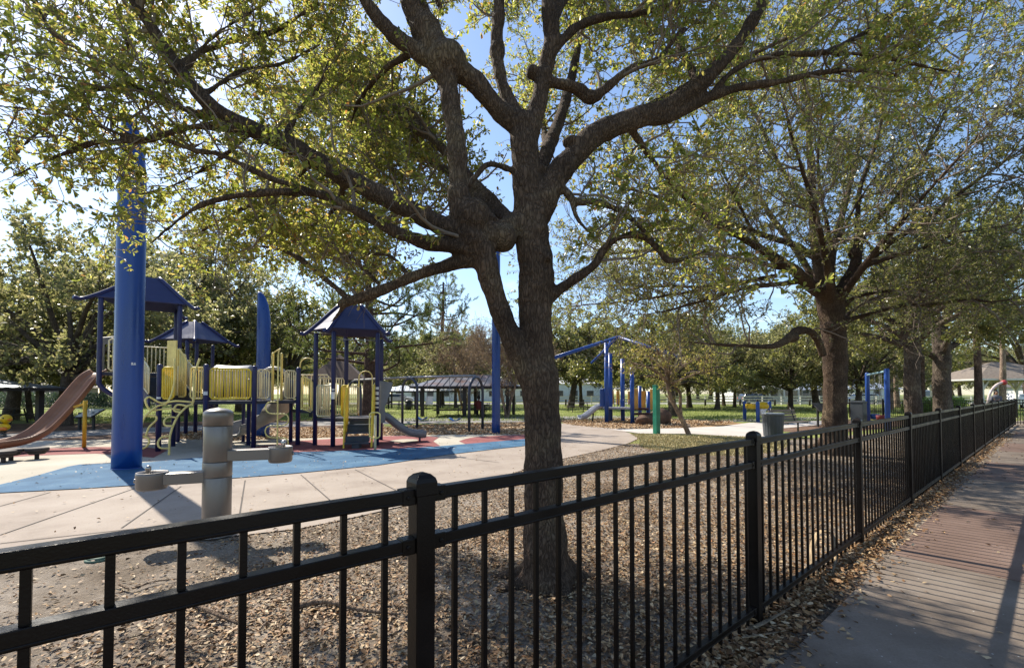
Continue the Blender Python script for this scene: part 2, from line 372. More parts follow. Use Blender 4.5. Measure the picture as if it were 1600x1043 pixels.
# loose stuff: fallen leaves, chips, grass
def kite(base, d, n, l, wd, fold=.0, six=False):
    """leaf-shaped faces: arrays base (N,3), direction, normal, length, width -> verts, faces"""
    N = len(base)
    n = n - d * (n * d).sum(1, keepdims=True); n /= np.linalg.norm(n, axis=1, keepdims=True) + 1e-9
    s = np.cross(d, n); l = l[:, None]; wd = wd[:, None]
    if six:
        V = np.stack([base, base + d * l * .45 + s * wd * .42 + n * fold * wd, base + d * l * .78 + s * wd * .5 + n * fold * wd, base + d * l - n * l * .06,
                      base + d * l * .78 - s * wd * .5 + n * fold * wd, base + d * l * .45 - s * wd * .42 + n * fold * wd], 1)
        k = np.arange(N)[:, None] * 6
        Fc = np.concatenate([k + np.array([[0, 1, 2, 3]]), k + np.array([[0, 3, 4, 5]])], 0)
    else:
        V = np.stack([base, base + d * l * .55 + s * wd * .5 + n * fold * wd, base + d * l, base + d * l * .55 - s * wd * .5 + n * fold * wd], 1)
        Fc = np.arange(N)[:, None] * 4 + np.array([[0, 1, 2, 3]])
    return V.reshape(-1, 3), Fc
def unit(a): return a / (np.linalg.norm(a, axis=-1, keepdims=True) + 1e-9)
def litter(name, xy, size, m, label, cat, z=.012, tilt=.45, ar=.45, lift=.02, six=False):
    N = len(xy); an = rng.uniform(0, 2 * np.pi, N)
    d = unit(np.stack([np.cos(an), np.sin(an), rng.normal(0, tilt * .5, N)], 1))
    n = unit(np.stack([rng.normal(0, tilt, N), rng.normal(0, tilt, N), np.ones(N)], 1))
    l = size * rng.uniform(.55, 1.3, N)
    base = np.stack([xy[:, 0], xy[:, 1], z + rng.uniform(0, lift, N)], 1)
    V, Fc = kite(base, d, n, l, l * ar * rng.uniform(.7, 1.3, N), rng.uniform(-.25, .4, N)[:, None], six)
    V[:, 2] = np.maximum(V[:, 2], z - .006)
    o = mesh_np(name, V, Fc, m); tag(o, label, cat, kind='stuff'); return o
def inpoly(xy, poly):
    x, y = xy[:, 0], xy[:, 1]; r = np.zeros(len(xy), bool); n = len(poly)
    for i in range(n):
        x0, y0 = poly[i][0], poly[i][1]; x1, y1 = poly[(i + 1) % n][0], poly[(i + 1) % n][1]
        c = ((y0 > y) != (y1 > y)) & (x < (x1 - x0) * (y - y0) / (y1 - y0 + 1e-12) + x0); r ^= c
    return r
m_litter = island_mat('fallen_leaf', [(0, (.07, .036, .016)), (.28, (.16, .082, .034)), (.55, (.27, .155, .07)), (.78, (.38, .25, .125)), (.94, (.52, .41, .26)), (1, (.32, .13, .04))], .6, spec=.3)
m_chips = island_mat('wood_chip', [(0, (.22, .12, .06)), (.4, (.42, .27, .14)), (.8, (.58, .42, .25)), (1, (.66, .54, .38))], .8)
plz = [tuple(p)[:2] for p in pix([(-420, 930), (0, 876), (200, 857), (340, 842), (469, 827), (560, 808), (640, 789), (720, 765), (800, 740), (880, 717), (940, 704), (980, 693.5), (996, 686), (994, 680), (975, 674), (930, 667), (790, 660), (0, 700), (-420, 700)])]
def hnoise(xy, s=1.3):
    x, y = xy[:, 0] * s, xy[:, 1] * s
    return .5 + .25 * np.sin(x * 1.7 + 1.3 * np.sin(y * 1.1)) + .25 * np.sin(y * 2.3 + 1.7 * np.sin(x * .9 + 1))
# bed between fence and plaza; thins out towards the left where bare sand shows
xy = np.stack([rng.uniform(-7, 15, 900000), rng.uniform(.2, 15, 900000)], 1)
q = (xy - np.array([F0.x, F0.y])) @ np.array([N_.x, N_.y])
dist = np.hypot(xy[:, 0], xy[:, 1])
keep = (q < .2) & ~inpoly(xy, plz) & (rng.uniform(size=len(xy)) < np.clip(3.4 / dist, .1, 1) ** 1.25) 
dens = np.clip(.40 + .75 * hnoise(xy) + .22 * (xy[:, 0] + .9), .12, 1.)
dens *= np.where(xy[:, 0] > 6.5, .65, 1)
keep &= rng.uniform(size=len(xy)) < dens
litter('leaf_litter', xy[keep], .036, m_litter, 'dry brown oak leaves covering the sandy ground behind the fence', 'fallen leaves', six=True)
# drift along the fence foot, spilling on to the footway edge
t = rng.uniform(-.3, 24, 30000); off = np.abs(rng.normal(0, .16, 30000)) - .02
kp = (rng.uniform(size=30000) < np.clip(3 / (t + 1.5), .12, 1)) & (off < .5)
xy = np.array([FP(a, b)[:2] for a, b in zip(t[kp], off[kp])])
litter('leaf_drift', xy, .045, m_litter, 'drift of dry leaves along the foot of the black fence', 'fallen leaves', z=.018, lift=.035, six=True)
t = rng.uniform(.5, 22, 320); off = rng.uniform(.3, 2.2, 320)
litter('footway_leaves', np.array([FP(a, b)[:2] for a, b in zip(t, off)]), .045, m_litter, 'a few dry leaves scattered over the concrete footway', 'fallen leaves', z=.037, lift=.004)
xy = np.stack([rng.uniform(-9, 4, 4200), rng.uniform(4.2, 14, 4200)], 1); xy = xy[inpoly(xy, plz)]
litter('plaza_leaves', xy[:900], .045, m_litter, 'small dry leaves and seeds scattered over the pink concrete', 'fallen leaves', z=.035, lift=.004)
for nm, pts, num, lb in (('wood_chips', [(240, 684), (330, 673), (450, 670), (600, 669), (660, 665), (760, 662), (830, 661), (835, 680), (716, 679), (600, 681), (470, 685), (350, 690)], 26000, 'tan wood chips spread behind the coloured rubber surface'),
                         ('far_wood_chips', [(875, 657), (960, 654), (1060, 656), (1150, 660), (1060, 669), (960, 671), (890, 664)], 14000, 'orange wood chips under the small blue climbing frame')):
    poly = [tuple(p)[:2] for p in pix(pts)]; pa = np.array(poly)
    xy = rng.uniform(pa.min(0), pa.max(0), (num * 3, 2)); xy = xy[inpoly(xy, poly)][:num]
    litter(nm, xy, .11, m_chips, lb, 'wood chips', z=.02, tilt=.6, ar=.4, lift=.05)
# grass blades: lawn behind the paths and the dry patch
m_grass = island_mat('grass_blade', [(0, (.11, .15, .035)), (.5, (.21, .26, .06)), (1, (.36, .37, .12))], .6, [(0, (.16, .24, .04)), (1, (.34, .40, .10))])
m_straw = island_mat('dry_grass_blade', [(0, (.22, .20, .07)), (.4, (.42, .36, .17)), (1, (.58, .50, .30))], .7)
def blades(name, xy, h, m, label):
    N = len(xy); an = rng.uniform(0, 2 * np.pi, N)
    d = unit(np.stack([rng.normal(0, .4, N), rng.normal(0, .4, N), np.ones(N)], 1)); n = np.stack([np.cos(an), np.sin(an), np.zeros(N)], 1)
    l = h * rng.uniform(.5, 1.3, N)
    V, Fc = kite(np.stack([xy[:, 0], xy[:, 1], np.full(N, .004)], 1), d, n, l, l * .28, 0.)
    o = mesh_np(name, V, Fc, m); tag(o, label, 'grass', kind='stuff')
poly = [tuple(p)[:2] for p in pix([(985, 678), (1160, 683), (1230, 690), (1210, 706), (1120, 712), (1040, 706), (1000, 698), (1000, 688)], 3)]; pa = np.array(poly)
xy = rng.uniform(pa.min(0), pa.max(0), (60000, 2)); xy = xy[inpoly(xy, poly)][:24000]
blades('dry_grass', xy, .06, m_straw, 'short dry yellowish grass beside the green post')
xy = np.stack([rng.uniform(-40, 45, 90000), 24 + 36 * rng.uniform(0, 1, 90000) ** 1.5], 1)
xy = xy[(np.abs(xy[:, 0] / xy[:, 1]) < 1.25)]
blades('lawn_grass', xy, .10, m_grass, 'green mown grass of the park lawn behind the playground')
# ------------------------------------------------------------------ black picket fence along the footway
m_blk = mat('black_powder_coat', (.0062, .0038, .0031), .38, var=.35, vs=4, bump=.10, bs=180, spec=.2, fine=.1, fs=90)
BAY = 2.4; RZ = math.atan2(U.y, U.x); NB = 13
fence = thing('picket_fence', 'long black metal picket fence with square capped posts beside the concrete footway', 'fence', FP(0))
def post(t, H=1.215):
    p = FP(t); o = MB().box((p.x, p.y, H / 2), (.063, .063, H), RZ).build('fence_post', m_blk, fence, bevel=.004)
    c = MB(); M = Matrix.Rotation(RZ, 3, 'Z')
    def ring(hw, z): return [p + M @ Vector((sx * hw, sy * hw, z)) for sx, sy in ((-1, -1), (1, -1), (1, 1), (-1, 1))]
    rs = [ring(.036, H - .028), ring(.036, H + .012), ring(.032, H + .024), ring(.021, H + .035), ring(.004, H + .041)]
    vs = [v for r_ in rs for v in r_]; fs = [(3, 2, 1, 0), (16, 17, 18, 19)]
    for k in range(4):
        for j in range(4): fs.append((k * 4 + j, k * 4 + (j + 1) % 4, (k + 1) * 4 + (j + 1) % 4, (k + 1) * 4 + j))
    c.add(vs, fs); c.build('post_cap', m_blk, o, bevel=.003)
    return o
def rail(t0, t1, z, h=.040, w_=.038):
    """channel rail: a slightly narrower lip under the top, as extruded rails have"""
    o = MB(); a, b = FP(t0, 0, z), FP(t1, 0, z)
    o.bar(a, b, w_, h)
    o.bar(a + Vector((0, 0, -h / 2 + .006)), b + Vector((0, 0, -h / 2 + .006)), w_ + .004, .008)
    return o.build('rail', m_blk, fence, bevel=.0025)
near = []; rest = MB()
for b in range(-1, NB):
    t0 = b * BAY
    post(t0 + BAY)
    for z in (1.187, 1.040, .115): rail(t0 + .032, t0 + BAY - .032, z)
    for k in range(1, 20):
        tt = t0 + k * BAY / 20; p = FP(tt)
        if (b == -1 and k < 10): 
            rest.box((p.x, p.y, .605), (.0165, .0165, 1.15), RZ); continue
        if len(near) < 99:
            q = MB().box((p.x, p.y, .605), (.0165, .0165, 1.15), RZ).build('picket', m_blk, fence, bevel=.0015); near.append(q)
        else: rest.box((p.x, p.y, .605), (.0165, .0165, 1.15), RZ)
q = rest.build('picket', m_blk, fence); q['kind'] = 'stuff'
post(-BAY)
for b in (0, 1, 2):
    for sgn in (-1, 1):
        for z in (1.187, 1.040, .115):
            if b == 0 and sgn == -1 and z < .5: continue
            k = MB(); c = FP(b * BAY + sgn * .052, 0, z); k.box(c, (.042, .045, .047), RZ)
            for s2 in (-1, 1):
                e = FP(b * BAY + sgn * .056, s2 * .024, z)
                k.tube([e - N_ * .003, e + N_ * .003], .007, 8)
            k.build('rail_bracket', m_blk, fence, bevel=.003)
# fence closing the end of the footway
ef = thing('end_fence', 'short black picket fence crossing the far end of the footway', 'fence', FP(NB * BAY))
e0 = FP(NB * BAY); e = MB()
for z in (1.187, 1.04, .115): MB().bar(e0 + Vector((.03, 0, z)), e0 + Vector((4.2, -.3, z)), .038, .04).build('rail', m_blk, ef)
for i in range(1, 36):
    f = i / 35; p = e0 + Vector((4.2 * f, -.3 * f, 0)); e.box((p.x, p.y, .61), (.018, .018, 1.16))
e.build('picket', m_blk, ef)
for x in (1.4, 2.8, 4.2): MB().box((e0.x + x, e0.y - .3 * x / 4.2, .62), (.063, .063, 1.25)).build('fence_post', m_blk, ef)

# bits lying at the fence foot
m_wood = bark_mat('dead_wood', (.10, .065, .045), (.34, .25, .18), 30)
m_palm = mat('dry_palm', (.42, .31, .19), .7, var=.3, vs=9, bump=.4, bs=50)
def stick(name, pts, r, label, cat='branch', m=None):
    q = catmull(pts, 5); rs = [r * (1 - .55 * i / len(q)) for i in range(len(q))]
    return tag(MB().tube(q, rs, 8).build(name, m or m_wood), label, cat)
def gp(px, py, z=.03): g = G(px, py); return (g.x, g.y, z)
def frond(pts, w0, label):
    q = catmull(pts, 6); mb = MB(); vs = []; fs = []; n = len(q)
    for i in range(n):
        t_ = Vector(q[min(i + 1, n - 1)] - q[max(i - 1, 0)]).normalized(); s_ = t_.cross(Vector((0, 0, 1))).normalized()
        ww = w0 * (1 - .75 * i / (n - 1)); c = Vector(q[i])
        vs += [c - s_ * ww + Vector((0, 0, ww * .7)), c - s_ * ww * .4, c + s_ * ww * .4, c + s_ * ww + Vector((0, 0, ww * .7)), c + Vector((0, 0, -ww * .25))]
        if i:
            k = (i - 1) * 5
            for a, b in ((0, 1), (1, 2), (2, 3), (3, 4), (4, 0)): fs.append((k + a, k + b, k + 5 + b, k + 5 + a))
    mb.add(vs, fs, True); return tag(mb.build('palm_husk', m_palm), label, 'palm husk')
frond([gp(1146, 1001), gp(1185, 991, .05), gp(1225, 968, .05), gp(1252, 947, .03)], .02, 'long tan palm husk lying flat at the fence foot')
frond([gp(1130, 1010, .04), gp(1190, 1005, .05), gp(1240, 990, .03)], .012, 'thin tan palm strip below the longer husk')
frond([gp(1273, 905, .03), gp(1268, 888, .12), gp(1280, 868, .20), gp(1300, 862, .16), gp(1306, 885, .06), gp(1297, 908, .03)], .03, 'curled pale palm husk standing in a loop at the fence foot')
stick('fallen_branch', [gp(300, 945), gp(325, 965, .05), gp(350, 975, .045), gp(372, 981, .03)], .016, 'short dark bent branch on the sandy ground')
stick('fallen_branch', [gp(186, 918), gp(205, 925, .03), gp(240, 914, .03), gp(280, 908, .025)], .009, 'thin brown stick lying left of the bent branch')
stick('fallen_branch', [gp(455, 957), gp(505, 950, .05), gp(560, 960, .04), gp(620, 966, .03)], .022, 'dark half buried root between the fence pickets')
cap = thing('valve_box', 'round green valve lid set in the sand near the plaza edge', 'valve lid', G(155, 874))
g = G(155, 874); m_vg = mat('valve_green', (.10, .17, .12), .7, bump=.2)
MB().lathe([(.085, 0), (.085, .022), (.078, .03), (.001, .031)], (g.x, g.y, .006), 28).build('lid', m_vg, cap)
MB().lathe([(.10, 0), (.10, .014), (.088, .018)], (g.x, g.y, .004), 28).build('rim', m_vg, cap)
# ------------------------------------------------------------------ trees
def perp_basis(t):
    a = np.where(np.abs(t[..., 2:3]) < .9, np.array([0, 0, 1.]), np.array([1., 0, 0]))
    x = unit(np.cross(t, a)); return x, np.cross(t, x)
def tubes_np(paths, radii, sides=4):
    """paths (K,m,3), radii (K,m) -> verts, quads"""
    K, m, _ = paths.shape
    t = np.empty_like(paths); t[:, 1:-1] = paths[:, 2:] - paths[:, :-2]; t[:, 0] = paths[:, 1] - paths[:, 0]; t[:, -1] = paths[:, -1] - paths[:, -2]
    t = unit(t); x, y = perp_basis(t)
    a = np.arange(sides) * 2 * np.pi / sides
    V = paths[:, :, None, :] + radii[:, :, None, None] * (x[:, :, None, :] * np.cos(a)[None, None, :, None] + y[:, :, None, :] * np.sin(a)[None, None, :, None])
    V = V.reshape(-1, 3)
    k = (np.arange(K) * m * sides)[:, None, None, None]; i = (np.arange(m - 1) * sides)[None, :, None, None]; j = np.arange(sides)[None, None, :, None]
    j2 = (j + 1) % sides
    Fc = np.concatenate([k + i + j, k + i + j2, k + i + sides + j2, k + i + sides + j], 3).reshape(-1, 4)
    return V, Fc
def spawn(o, t, L, m=6, fwd=.45, spread=1., wig=.22, up=.12, grav=0.):
    K = len(o); rn = rng.normal(size=(K, 3)); pr = unit(rn - (rn * t).sum(1, keepdims=True) * t)
    d = unit(t * fwd + pr * spread + np.array([0, 0, up])); pts = [o]
    for i in range(1, m):
        d = unit(d + rng.normal(size=(K, 3)) * wig + np.array([0, 0, up * .25 - grav]))
        pts.append(pts[-1] + d * (L / (m - 1))[:, None])
    return np.stack(pts, 1)
def sample_on(paths, n, f0=.2, f1=1.):
    K, m, _ = paths.shape
    f = (rng.uniform(f0, f1, (K, n)) * (m - 1 - 1e-6)); i = f.astype(int); fr = (f - i)[..., None]
    k = np.arange(K)[:, None]
    a, b = paths[k, i], paths[k, i + 1]
    return (a * (1 - fr) + b * fr).reshape(-1, 3), unit((b - a)).reshape(-1, 3), (f / (m - 1)).reshape(-1)
def sample_poly(path, step, f0):
    """origins and tangents along one long polyline (n,3)"""
    seg = np.linalg.norm(np.diff(path, axis=0), axis=1); cl = np.concatenate([[0], np.cumsum(seg)]); tot = cl[-1]
    n = max(1, int((1 - f0) * tot / step)); s = np.sort(rng.uniform(f0 * tot, tot, n))
    i = np.clip(np.searchsorted(cl, s) - 1, 0, len(seg) - 1); fr = ((s - cl[i]) / (seg[i] + 1e-9))[:, None]
    return path[i] * (1 - fr) + path[i + 1] * fr, unit(path[i + 1] - path[i]), s / tot
def leaves_on(paths, n, size, ar=.45, f0=.25, upb=.8, fwd=.5, six=False, fold=.18, keep=None, jit=.0):
    o, t, f = sample_on(paths, n, f0, 1.)
    if jit: o = o + rng.normal(0, jit, o.shape)
    if keep is not None:
        k = keep(o); o, t = o[k], t[k]
    N = len(o); rn = rng.normal(size=(N, 3)); pr = unit(rn - (rn * t).sum(1, keepdims=True) * t)
    d = unit(t * fwd + pr + np.array([0, 0, -.12])); nn = unit(rng.normal(size=(N, 3)) + np.array([0, 0, upb]))
    l = size * rng.uniform(.65, 1.25, N)
    return kite(o, d, nn, l, l * ar * rng.uniform(.8, 1.2, N), fold, six)
def join_np(parts):
    V = []; Fc = []; k = 0
    for v, f in parts: V.append(v); Fc.append(f + k); k += len(v)
    return np.concatenate(V), np.concatenate(Fc)

m_oakbark = bark_mat('oak_bark', (.042, .027, .019), (.180, .124, .090), 42, .30, 1., .018)
m_twig = mat('twig_bark', (.20, .155, .12), .85, var=.3, vs=3)
m_farbark = bark_mat('far_bark', (.05, .038, .03), (.17, .135, .11), 20, .3, .9, .03)
m_palebark = bark_mat('pale_bark', (.16, .11, .085), (.42, .32, .25), 16, .3, .8, .03)
m_pinebark = bark_mat('pine_bark', (.05, .032, .025), (.19, .12, .095), 12, .35, 1., .04)
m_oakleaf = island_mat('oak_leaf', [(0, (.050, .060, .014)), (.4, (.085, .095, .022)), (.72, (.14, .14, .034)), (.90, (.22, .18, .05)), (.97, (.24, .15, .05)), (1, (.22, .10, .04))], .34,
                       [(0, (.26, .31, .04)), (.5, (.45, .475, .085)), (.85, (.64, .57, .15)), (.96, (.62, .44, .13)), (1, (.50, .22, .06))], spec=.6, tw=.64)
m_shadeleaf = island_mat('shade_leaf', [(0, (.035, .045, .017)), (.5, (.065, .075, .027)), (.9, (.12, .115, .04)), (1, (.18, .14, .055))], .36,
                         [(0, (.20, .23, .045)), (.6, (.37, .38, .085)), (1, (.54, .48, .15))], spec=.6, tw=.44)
m_oliveleaf = island_mat('olive_leaf', [(0, (.065, .075, .034)), (.5, (.115, .122, .056)), (.9, (.18, .175, .085)), (1, (.23, .18, .10))], .38,
                         [(0, (.30, .32, .10)), (.6, (.47, .46, .18)), (1, (.58, .50, .24))], spec=.5, tw=.5)
m_darkleaf = island_mat('dark_leaf', [(0, (.016, .028, .012)), (.6, (.035, .052, .02)), (1, (.07, .085, .03))], .4, [(0, (.05, .08, .02)), (1, (.14, .17, .05))], spec=.5, tw=.3)
m_needle = island_mat('pine_needle', [(0, (.022, .040, .014)), (.6, (.05, .075, .025)), (1, (.11, .12, .04))], .45, [(0, (.10, .16, .03)), (1, (.36, .38, .10))], spec=.4, tw=.4)
m_tanleaf = island_mat('tan_leaf', [(0, (.14, .09, .05)), (.6, (.26, .17, .09)), (1, (.34, .24, .12))], .6, [(0, (.25, .16, .08)), (1, (.45, .32, .16))], tw=.35)
m_yellowleaf = island_mat('yellow_leaf', [(0, (.11, .12, .03)), (.6, (.23, .20, .05)), (1, (.34, .25, .07))], .5, [(0, (.30, .32, .06)), (1, (.60, .48, .12))], tw=.42)

def traced(br):
    """a limb followed by eye: (viewing px, py, distance, width px) -> smooth 3D path with radii"""
    q = [(*P(x, y, d), w_ / 2 / F * d / math.sqrt(1 + ((x - CX) / F) ** 2)) for x, y, d, w_ in br]
    c = catmull(q, 5); return c[:, :3], np.maximum(c[:, 3], .004)
def limbs_obj(name, limbs, m, parent, voxel=None, knots=(), rough=.05, sides=12):
    mb = MB()
    for p, r in limbs:
        n = len(p); f = 1 + rough * np.cumsum(rng.normal(0, .35, n)) * .5 + rng.normal(0, rough, n) * .6
        f = np.clip(f, .85, 1.18)
        mb.tube([tuple(x) for x in p], list(r * f), sides if r.max() > .03 else 8)
    for c, r, sc in knots: mb.sphere(c, r, 12, 8, sc)
    o = mb.build(name, m, parent)
    if voxel:
        rm = o.modifiers.new('skin', 'REMESH'); rm.mode = 'VOXEL'; rm.voxel_size = voxel; rm.use_smooth_shade = True
        sm = o.modifiers.new('soft', 'SMOOTH'); sm.iterations = 3; sm.factor = .5
        tx = D.textures.new(name + '_lumps', 'CLOUDS'); tx.noise_scale = .16; tx.noise_depth = 3
        dp = o.modifiers.new('lumps', 'DISPLACE'); dp.texture = tx; dp.strength = .030; dp.mid_level = .56; dp.texture_coords = 'LOCAL'
    return o

# ---- the big near oak
T1 = [
 [(858,940,3.55,116),(856,905,3.55,92),(852,855,3.55,75),(849,780,3.55,68),(849,700,3.55,67),(847,640,3.55,64),(843,590,3.55,66),(838,540,3.56,58),(836,480,3.56,56),(838,430,3.56,58),(832,380,3.57,56),(826,320,3.58,50),(822,260,3.6,46),(817,205,3.62,44)],
 [(838,610,3.53,44),(815,560,3.5,42),(796,520,3.47,40),(780,480,3.45,38),(766,440,3.43,40),(757,400,3.42,46),(742,375,3.42,50)],
 [(745,380,3.42,48),(780,362,3.48,40),(820,348,3.56,44)],
 [(742,385,3.42,54),(722,335,3.42,44),(716,290,3.43,36),(715,240,3.45,36),(709,190,3.47,35),(702,145,3.5,38),(692,100,3.52,54),(672,60,3.55,56),(655,25,3.57,52),(640,-10,3.6,50),(620,-70,3.7,42),(600,-160,3.9,30),(590,-280,4.1,16)],
 [(690,105,3.52,34),(650,80,3.5,30),(615,55,3.48,28),(580,15,3.45,24),(550,-30,3.4,20),(520,-90,3.4,14),(500,-170,3.4,9)],
 [(815,200,3.62,40),(788,180,3.6,36),(765,155,3.58,36),(735,122,3.55,38),(705,105,3.53,42)],
 [(817,210,3.62,40),(800,170,3.65,26),(786,135,3.68,22),(777,95,3.7,20),(776,60,3.72,22),(779,20,3.75,20),(782,-40,3.8,18),(790,-120,3.9,14),(800,-220,4.0,10)],
 [(822,230,3.6,36),(840,165,3.65,32),(852,110,3.68,30),(862,60,3.7,28),(858,10,3.72,28),(862,-50,3.8,24),(850,-130,3.9,18),(820,-230,4.1,12)],
 [(745,385,3.42,44),(710,362,3.42,38),(670,343,3.42,35),(630,323,3.43,34),(590,302,3.45,34),(540,276,3.45,34),(490,247,3.45,34),(440,220,3.45,33),(395,203,3.45,32),(350,180,3.42,31),(315,150,3.4,29),(285,115,3.4,27),(260,80,3.4,26),(235,40,3.4,24),(212,5,3.4,23),(190,-50,3.45,18),(165,-120,3.5,12),(150,-200,3.55,7)],
 [(745,395,3.40,34),(710,384,3.38,30),(670,380,3.33,29),(630,367,3.3,26),(590,347,3.28,22),(539,320,3.3,18),(483,298,3.32,16),(415,275,3.34,15),(345,242,3.34,13),(304,235,3.34,12),(264,221,3.34,10),(214,214,3.34,8),(170,190,3.34,6)],
 [(539,320,3.3,18),(500,303,3.35,17),(431,300,3.25,15),(362,307,3.3,14),(311,322,3.3,12),(269,352,3.3,9),(235,380,3.3,6)],
 [(385,205,3.44,20),(340,198,3.42,18),(293,200,3.4,16),(245,214,3.4,17),(214,221,3.35,14),(155,222,3.3,13),(121,232,3.25,12),(59,257,3.2,9),(20,276,3.2,7),(-40,300,3.2,5)],
 [(214,219,3.35,10),(173,204,3.3,10),(121,186,3.25,9),(69,173,3.2,9),(0,166,3.2,8),(-60,160,3.2,6)],
 [(335,178,3.42,22),(310,180,3.42,18),(293,173,3.42,16),(259,155,3.45,15),(214,138,3.55,16),(173,138,3.5,14),(131,142,3.45,12),(107,152,3.42,11),(95,175,3.4,10),(69,197,3.38,10),(30,235,3.35,8),(5,270,3.3,7)],
 [(214,138,3.55,15),(186,107,3.6,14),(148,93,3.65,13),(114,72,3.7,13),(83,52,3.72,12),(62,20,3.75,12),(45,-30,3.8,9),(30,-90,3.9,6)],
 [(186,107,3.6,9),(200,80,3.65,8),(190,40,3.7,7),(180,-10,3.8,6)],
 [(740,405,3.42,30),(715,410,3.42,26),(680,420,3.43,22),(640,434,3.45,20),(600,452,3.47,20),(565,465,3.5,22),(540,472,3.52,20),(530,478,3.52,14)],
 [(548,470,3.52,14),(525,450,3.55,12),(495,425,3.6,11),(470,405,3.65,10),(440,390,3.7,8),(410,385,3.75,5)],
 [(540,472,3.52,12),(528,492,3.55,8),(515,505,3.6,4)],
 [(275,105,3.4,14),(304,86,3.6,12),(345,69,3.95,12),(400,55,4.0,13),(428,50,4.0,12),(460,30,4.05,9),(500,5,4.1,7)],
 [(832,360,3.57,46),(850,315,3.58,46),(875,268,3.6,44),(900,240,3.62,42),(930,210,3.65,42),(965,195,3.68,40),(1000,183,3.72,36),(1045,165,3.76,32),(1090,135,3.8,30),(1125,100,3.85,28),(1155,65,3.9,26),(1180,25,3.95,24),(1200,-20,4.0,20),(1230,-90,4.2,14)],
 [(985,190,3.7,28),(1030,185,3.75,26),(1060,174,3.8,24),(1112,150,3.85,20),(1164,135,3.9,16),(1215,128,3.95,13),(1281,114,4.0,12),(1343,110,4.1,10),(1400,118,4.2,8)],
 [(1112,150,3.85,14),(1130,125,3.85,13),(1164,100,3.9,13),(1215,86,3.95,14),(1281,83,4.0,13),(1320,68,4.1,12),(1370,40,4.2,11),(1419,3,4.3,10),(1460,-40,4.4,8)],
 [(1290,83,4.0,9),(1347,85,4.1,9),(1405,95,4.15,8),(1457,107,4.2,7),(1500,115,4.3,5)],
 [(850,128,3.67,22),(880,132,3.68,18),(905,140,3.7,20),(922,155,3.72,20),(945,140,3.75,15),(985,108,3.8,13),(1030,92,3.85,12),(1050,65,3.9,11),(1072,45,3.95,9)],
 [(860,85,3.69,20),(880,62,3.72,16),(905,40,3.78,15),(945,27,3.85,14),(1000,20,3.95,12),(1050,8,4.05,11),(1100,-20,4.2,8)],
 [(848,470,3.56,26),(872,454,3.55,20),(900,435,3.52,17),(930,412,3.5,16),(945,388,3.48,15),(970,370,3.45,14),(1000,367,3.43,13),(1025,385,3.42,13),(1045,407,3.4,12),(1075,402,3.4,8),(1105,390,3.4,6)],
 [(845,262,3.6,16),(862,275,3.58,15),(885,300,3.55,15),(900,315,3.55,14),(930,315,3.53,13),(970,330,3.52,12),(1005,360,3.5,9),(1030,385,3.5,6)],
 [(893,315,3.55,10),(905,345,3.55,9),(930,370,3.55,6)],
 [(732,290,3.44,10),(760,258,3.5,12),(790,262,3.55,12),(815,275,3.6,10)],
 [(826,320,3.58,34),(850,250,4.0,26),(880,170,4.6,20),(900,90,5.2,14),(910,20,5.8,9)],
 [(826,300,3.6,30),(960,200,4.5,18),(1100,120,5.4,12),(1230,60,6.3,7)],
 [(800,350,3.5,28),(745,290,4.1,20),(680,220,4.8,15),(610,150,5.5,11),(530,100,6.2,7)],
 [(742,380,3.42,22),(650,325,4.3,15),(540,290,5.3,11),(440,275,6.3,8),(400,280,7.0,5)],
 [(600,452,3.5,9),(550,405,4.6,8),(490,375,5.7,7),(440,360,6.7,5)],
 [(680,220,4.8,12),(570,165,5.7,10),(460,140,6.7,7),(420,150,7.5,4)],
 [(640,-10,3.6,26),(655,-60,4.6,20),(672,-30,5.8,14),(690,20,7.2,8)],
 [(779,20,3.75,18),(790,-60,4.8,15),(800,-50,6.2,11),(790,10,7.8,6)],
 [(858,10,3.72,20),(890,-50,4.8,16),(930,-40,6.1,11),(960,10,7.6,6)],
 [(680,220,4.8,12),(600,180,6,10),(520,170,7.2,7),(450,180,8.2,4)],
 [(850,250,4.0,14),(850,200,5.4,11),(840,150,6.8,8),(820,120,8.2,5)],
 [(770,350,3.45,26),(735,300,4.2,18),(690,262,5.2,14),(640,240,6.3,10),(590,230,7.4,6)],
 [(860,40,3.7,20),(900,-30,4.4,15),(960,-60,5.3,10),(1020,-60,6.2,6)],
 [(540,283,3.45,14),(520,330,3.7,10),(470,360,3.95,8),(420,365,4.2,6),(380,360,4.4,4)],
 [(440,222,3.45,14),(470,170,3.7,10),(500,130,3.95,8),(520,80,4.2,6),(540,30,4.4,4)],
 [(315,150,3.4,14),(380,110,3.7,10),(440,100,4.0,8),(500,70,4.3,5)],
 [(285,115,3.4,14),(330,60,3.7,10),(390,20,4.0,8),(450,-20,4.2,5)],
 [(300,130,3.4,12),(230,120,3.8,9),(150,60,4.2,7),(80,40,4.5,5)],
 [(395,205,3.45,12),(340,250,3.8,9),(270,290,4.1,7),(190,310,4.4,5)],
 [(490,250,3.45,12),(440,300,3.85,9),(370,330,4.2,7),(300,370,4.5,5)],
 [(650,80,3.5,14),(600,110,3.8,10),(560,160,4.1,8),(545,210,4.3,5)],
 [(640,434,3.45,10),(610,400,3.6,8),(560,395,3.8,6),(500,372,3.9,4)],
 [(980,193,3.7,16),(1020,250,4.2,11),(1060,300,4.8,8),(1100,330,5.4,5)],
 [(1090,135,3.8,16),(1060,70,4.4,11),(1010,40,5,8),(960,20,5.8,5)],
]
oak = thing('oak_tree', 'large near oak with a forked leaning trunk right behind the black fence', 'tree', G(856, 905))
t1 = [(p, r * .92) for p, r in map(traced, T1)]
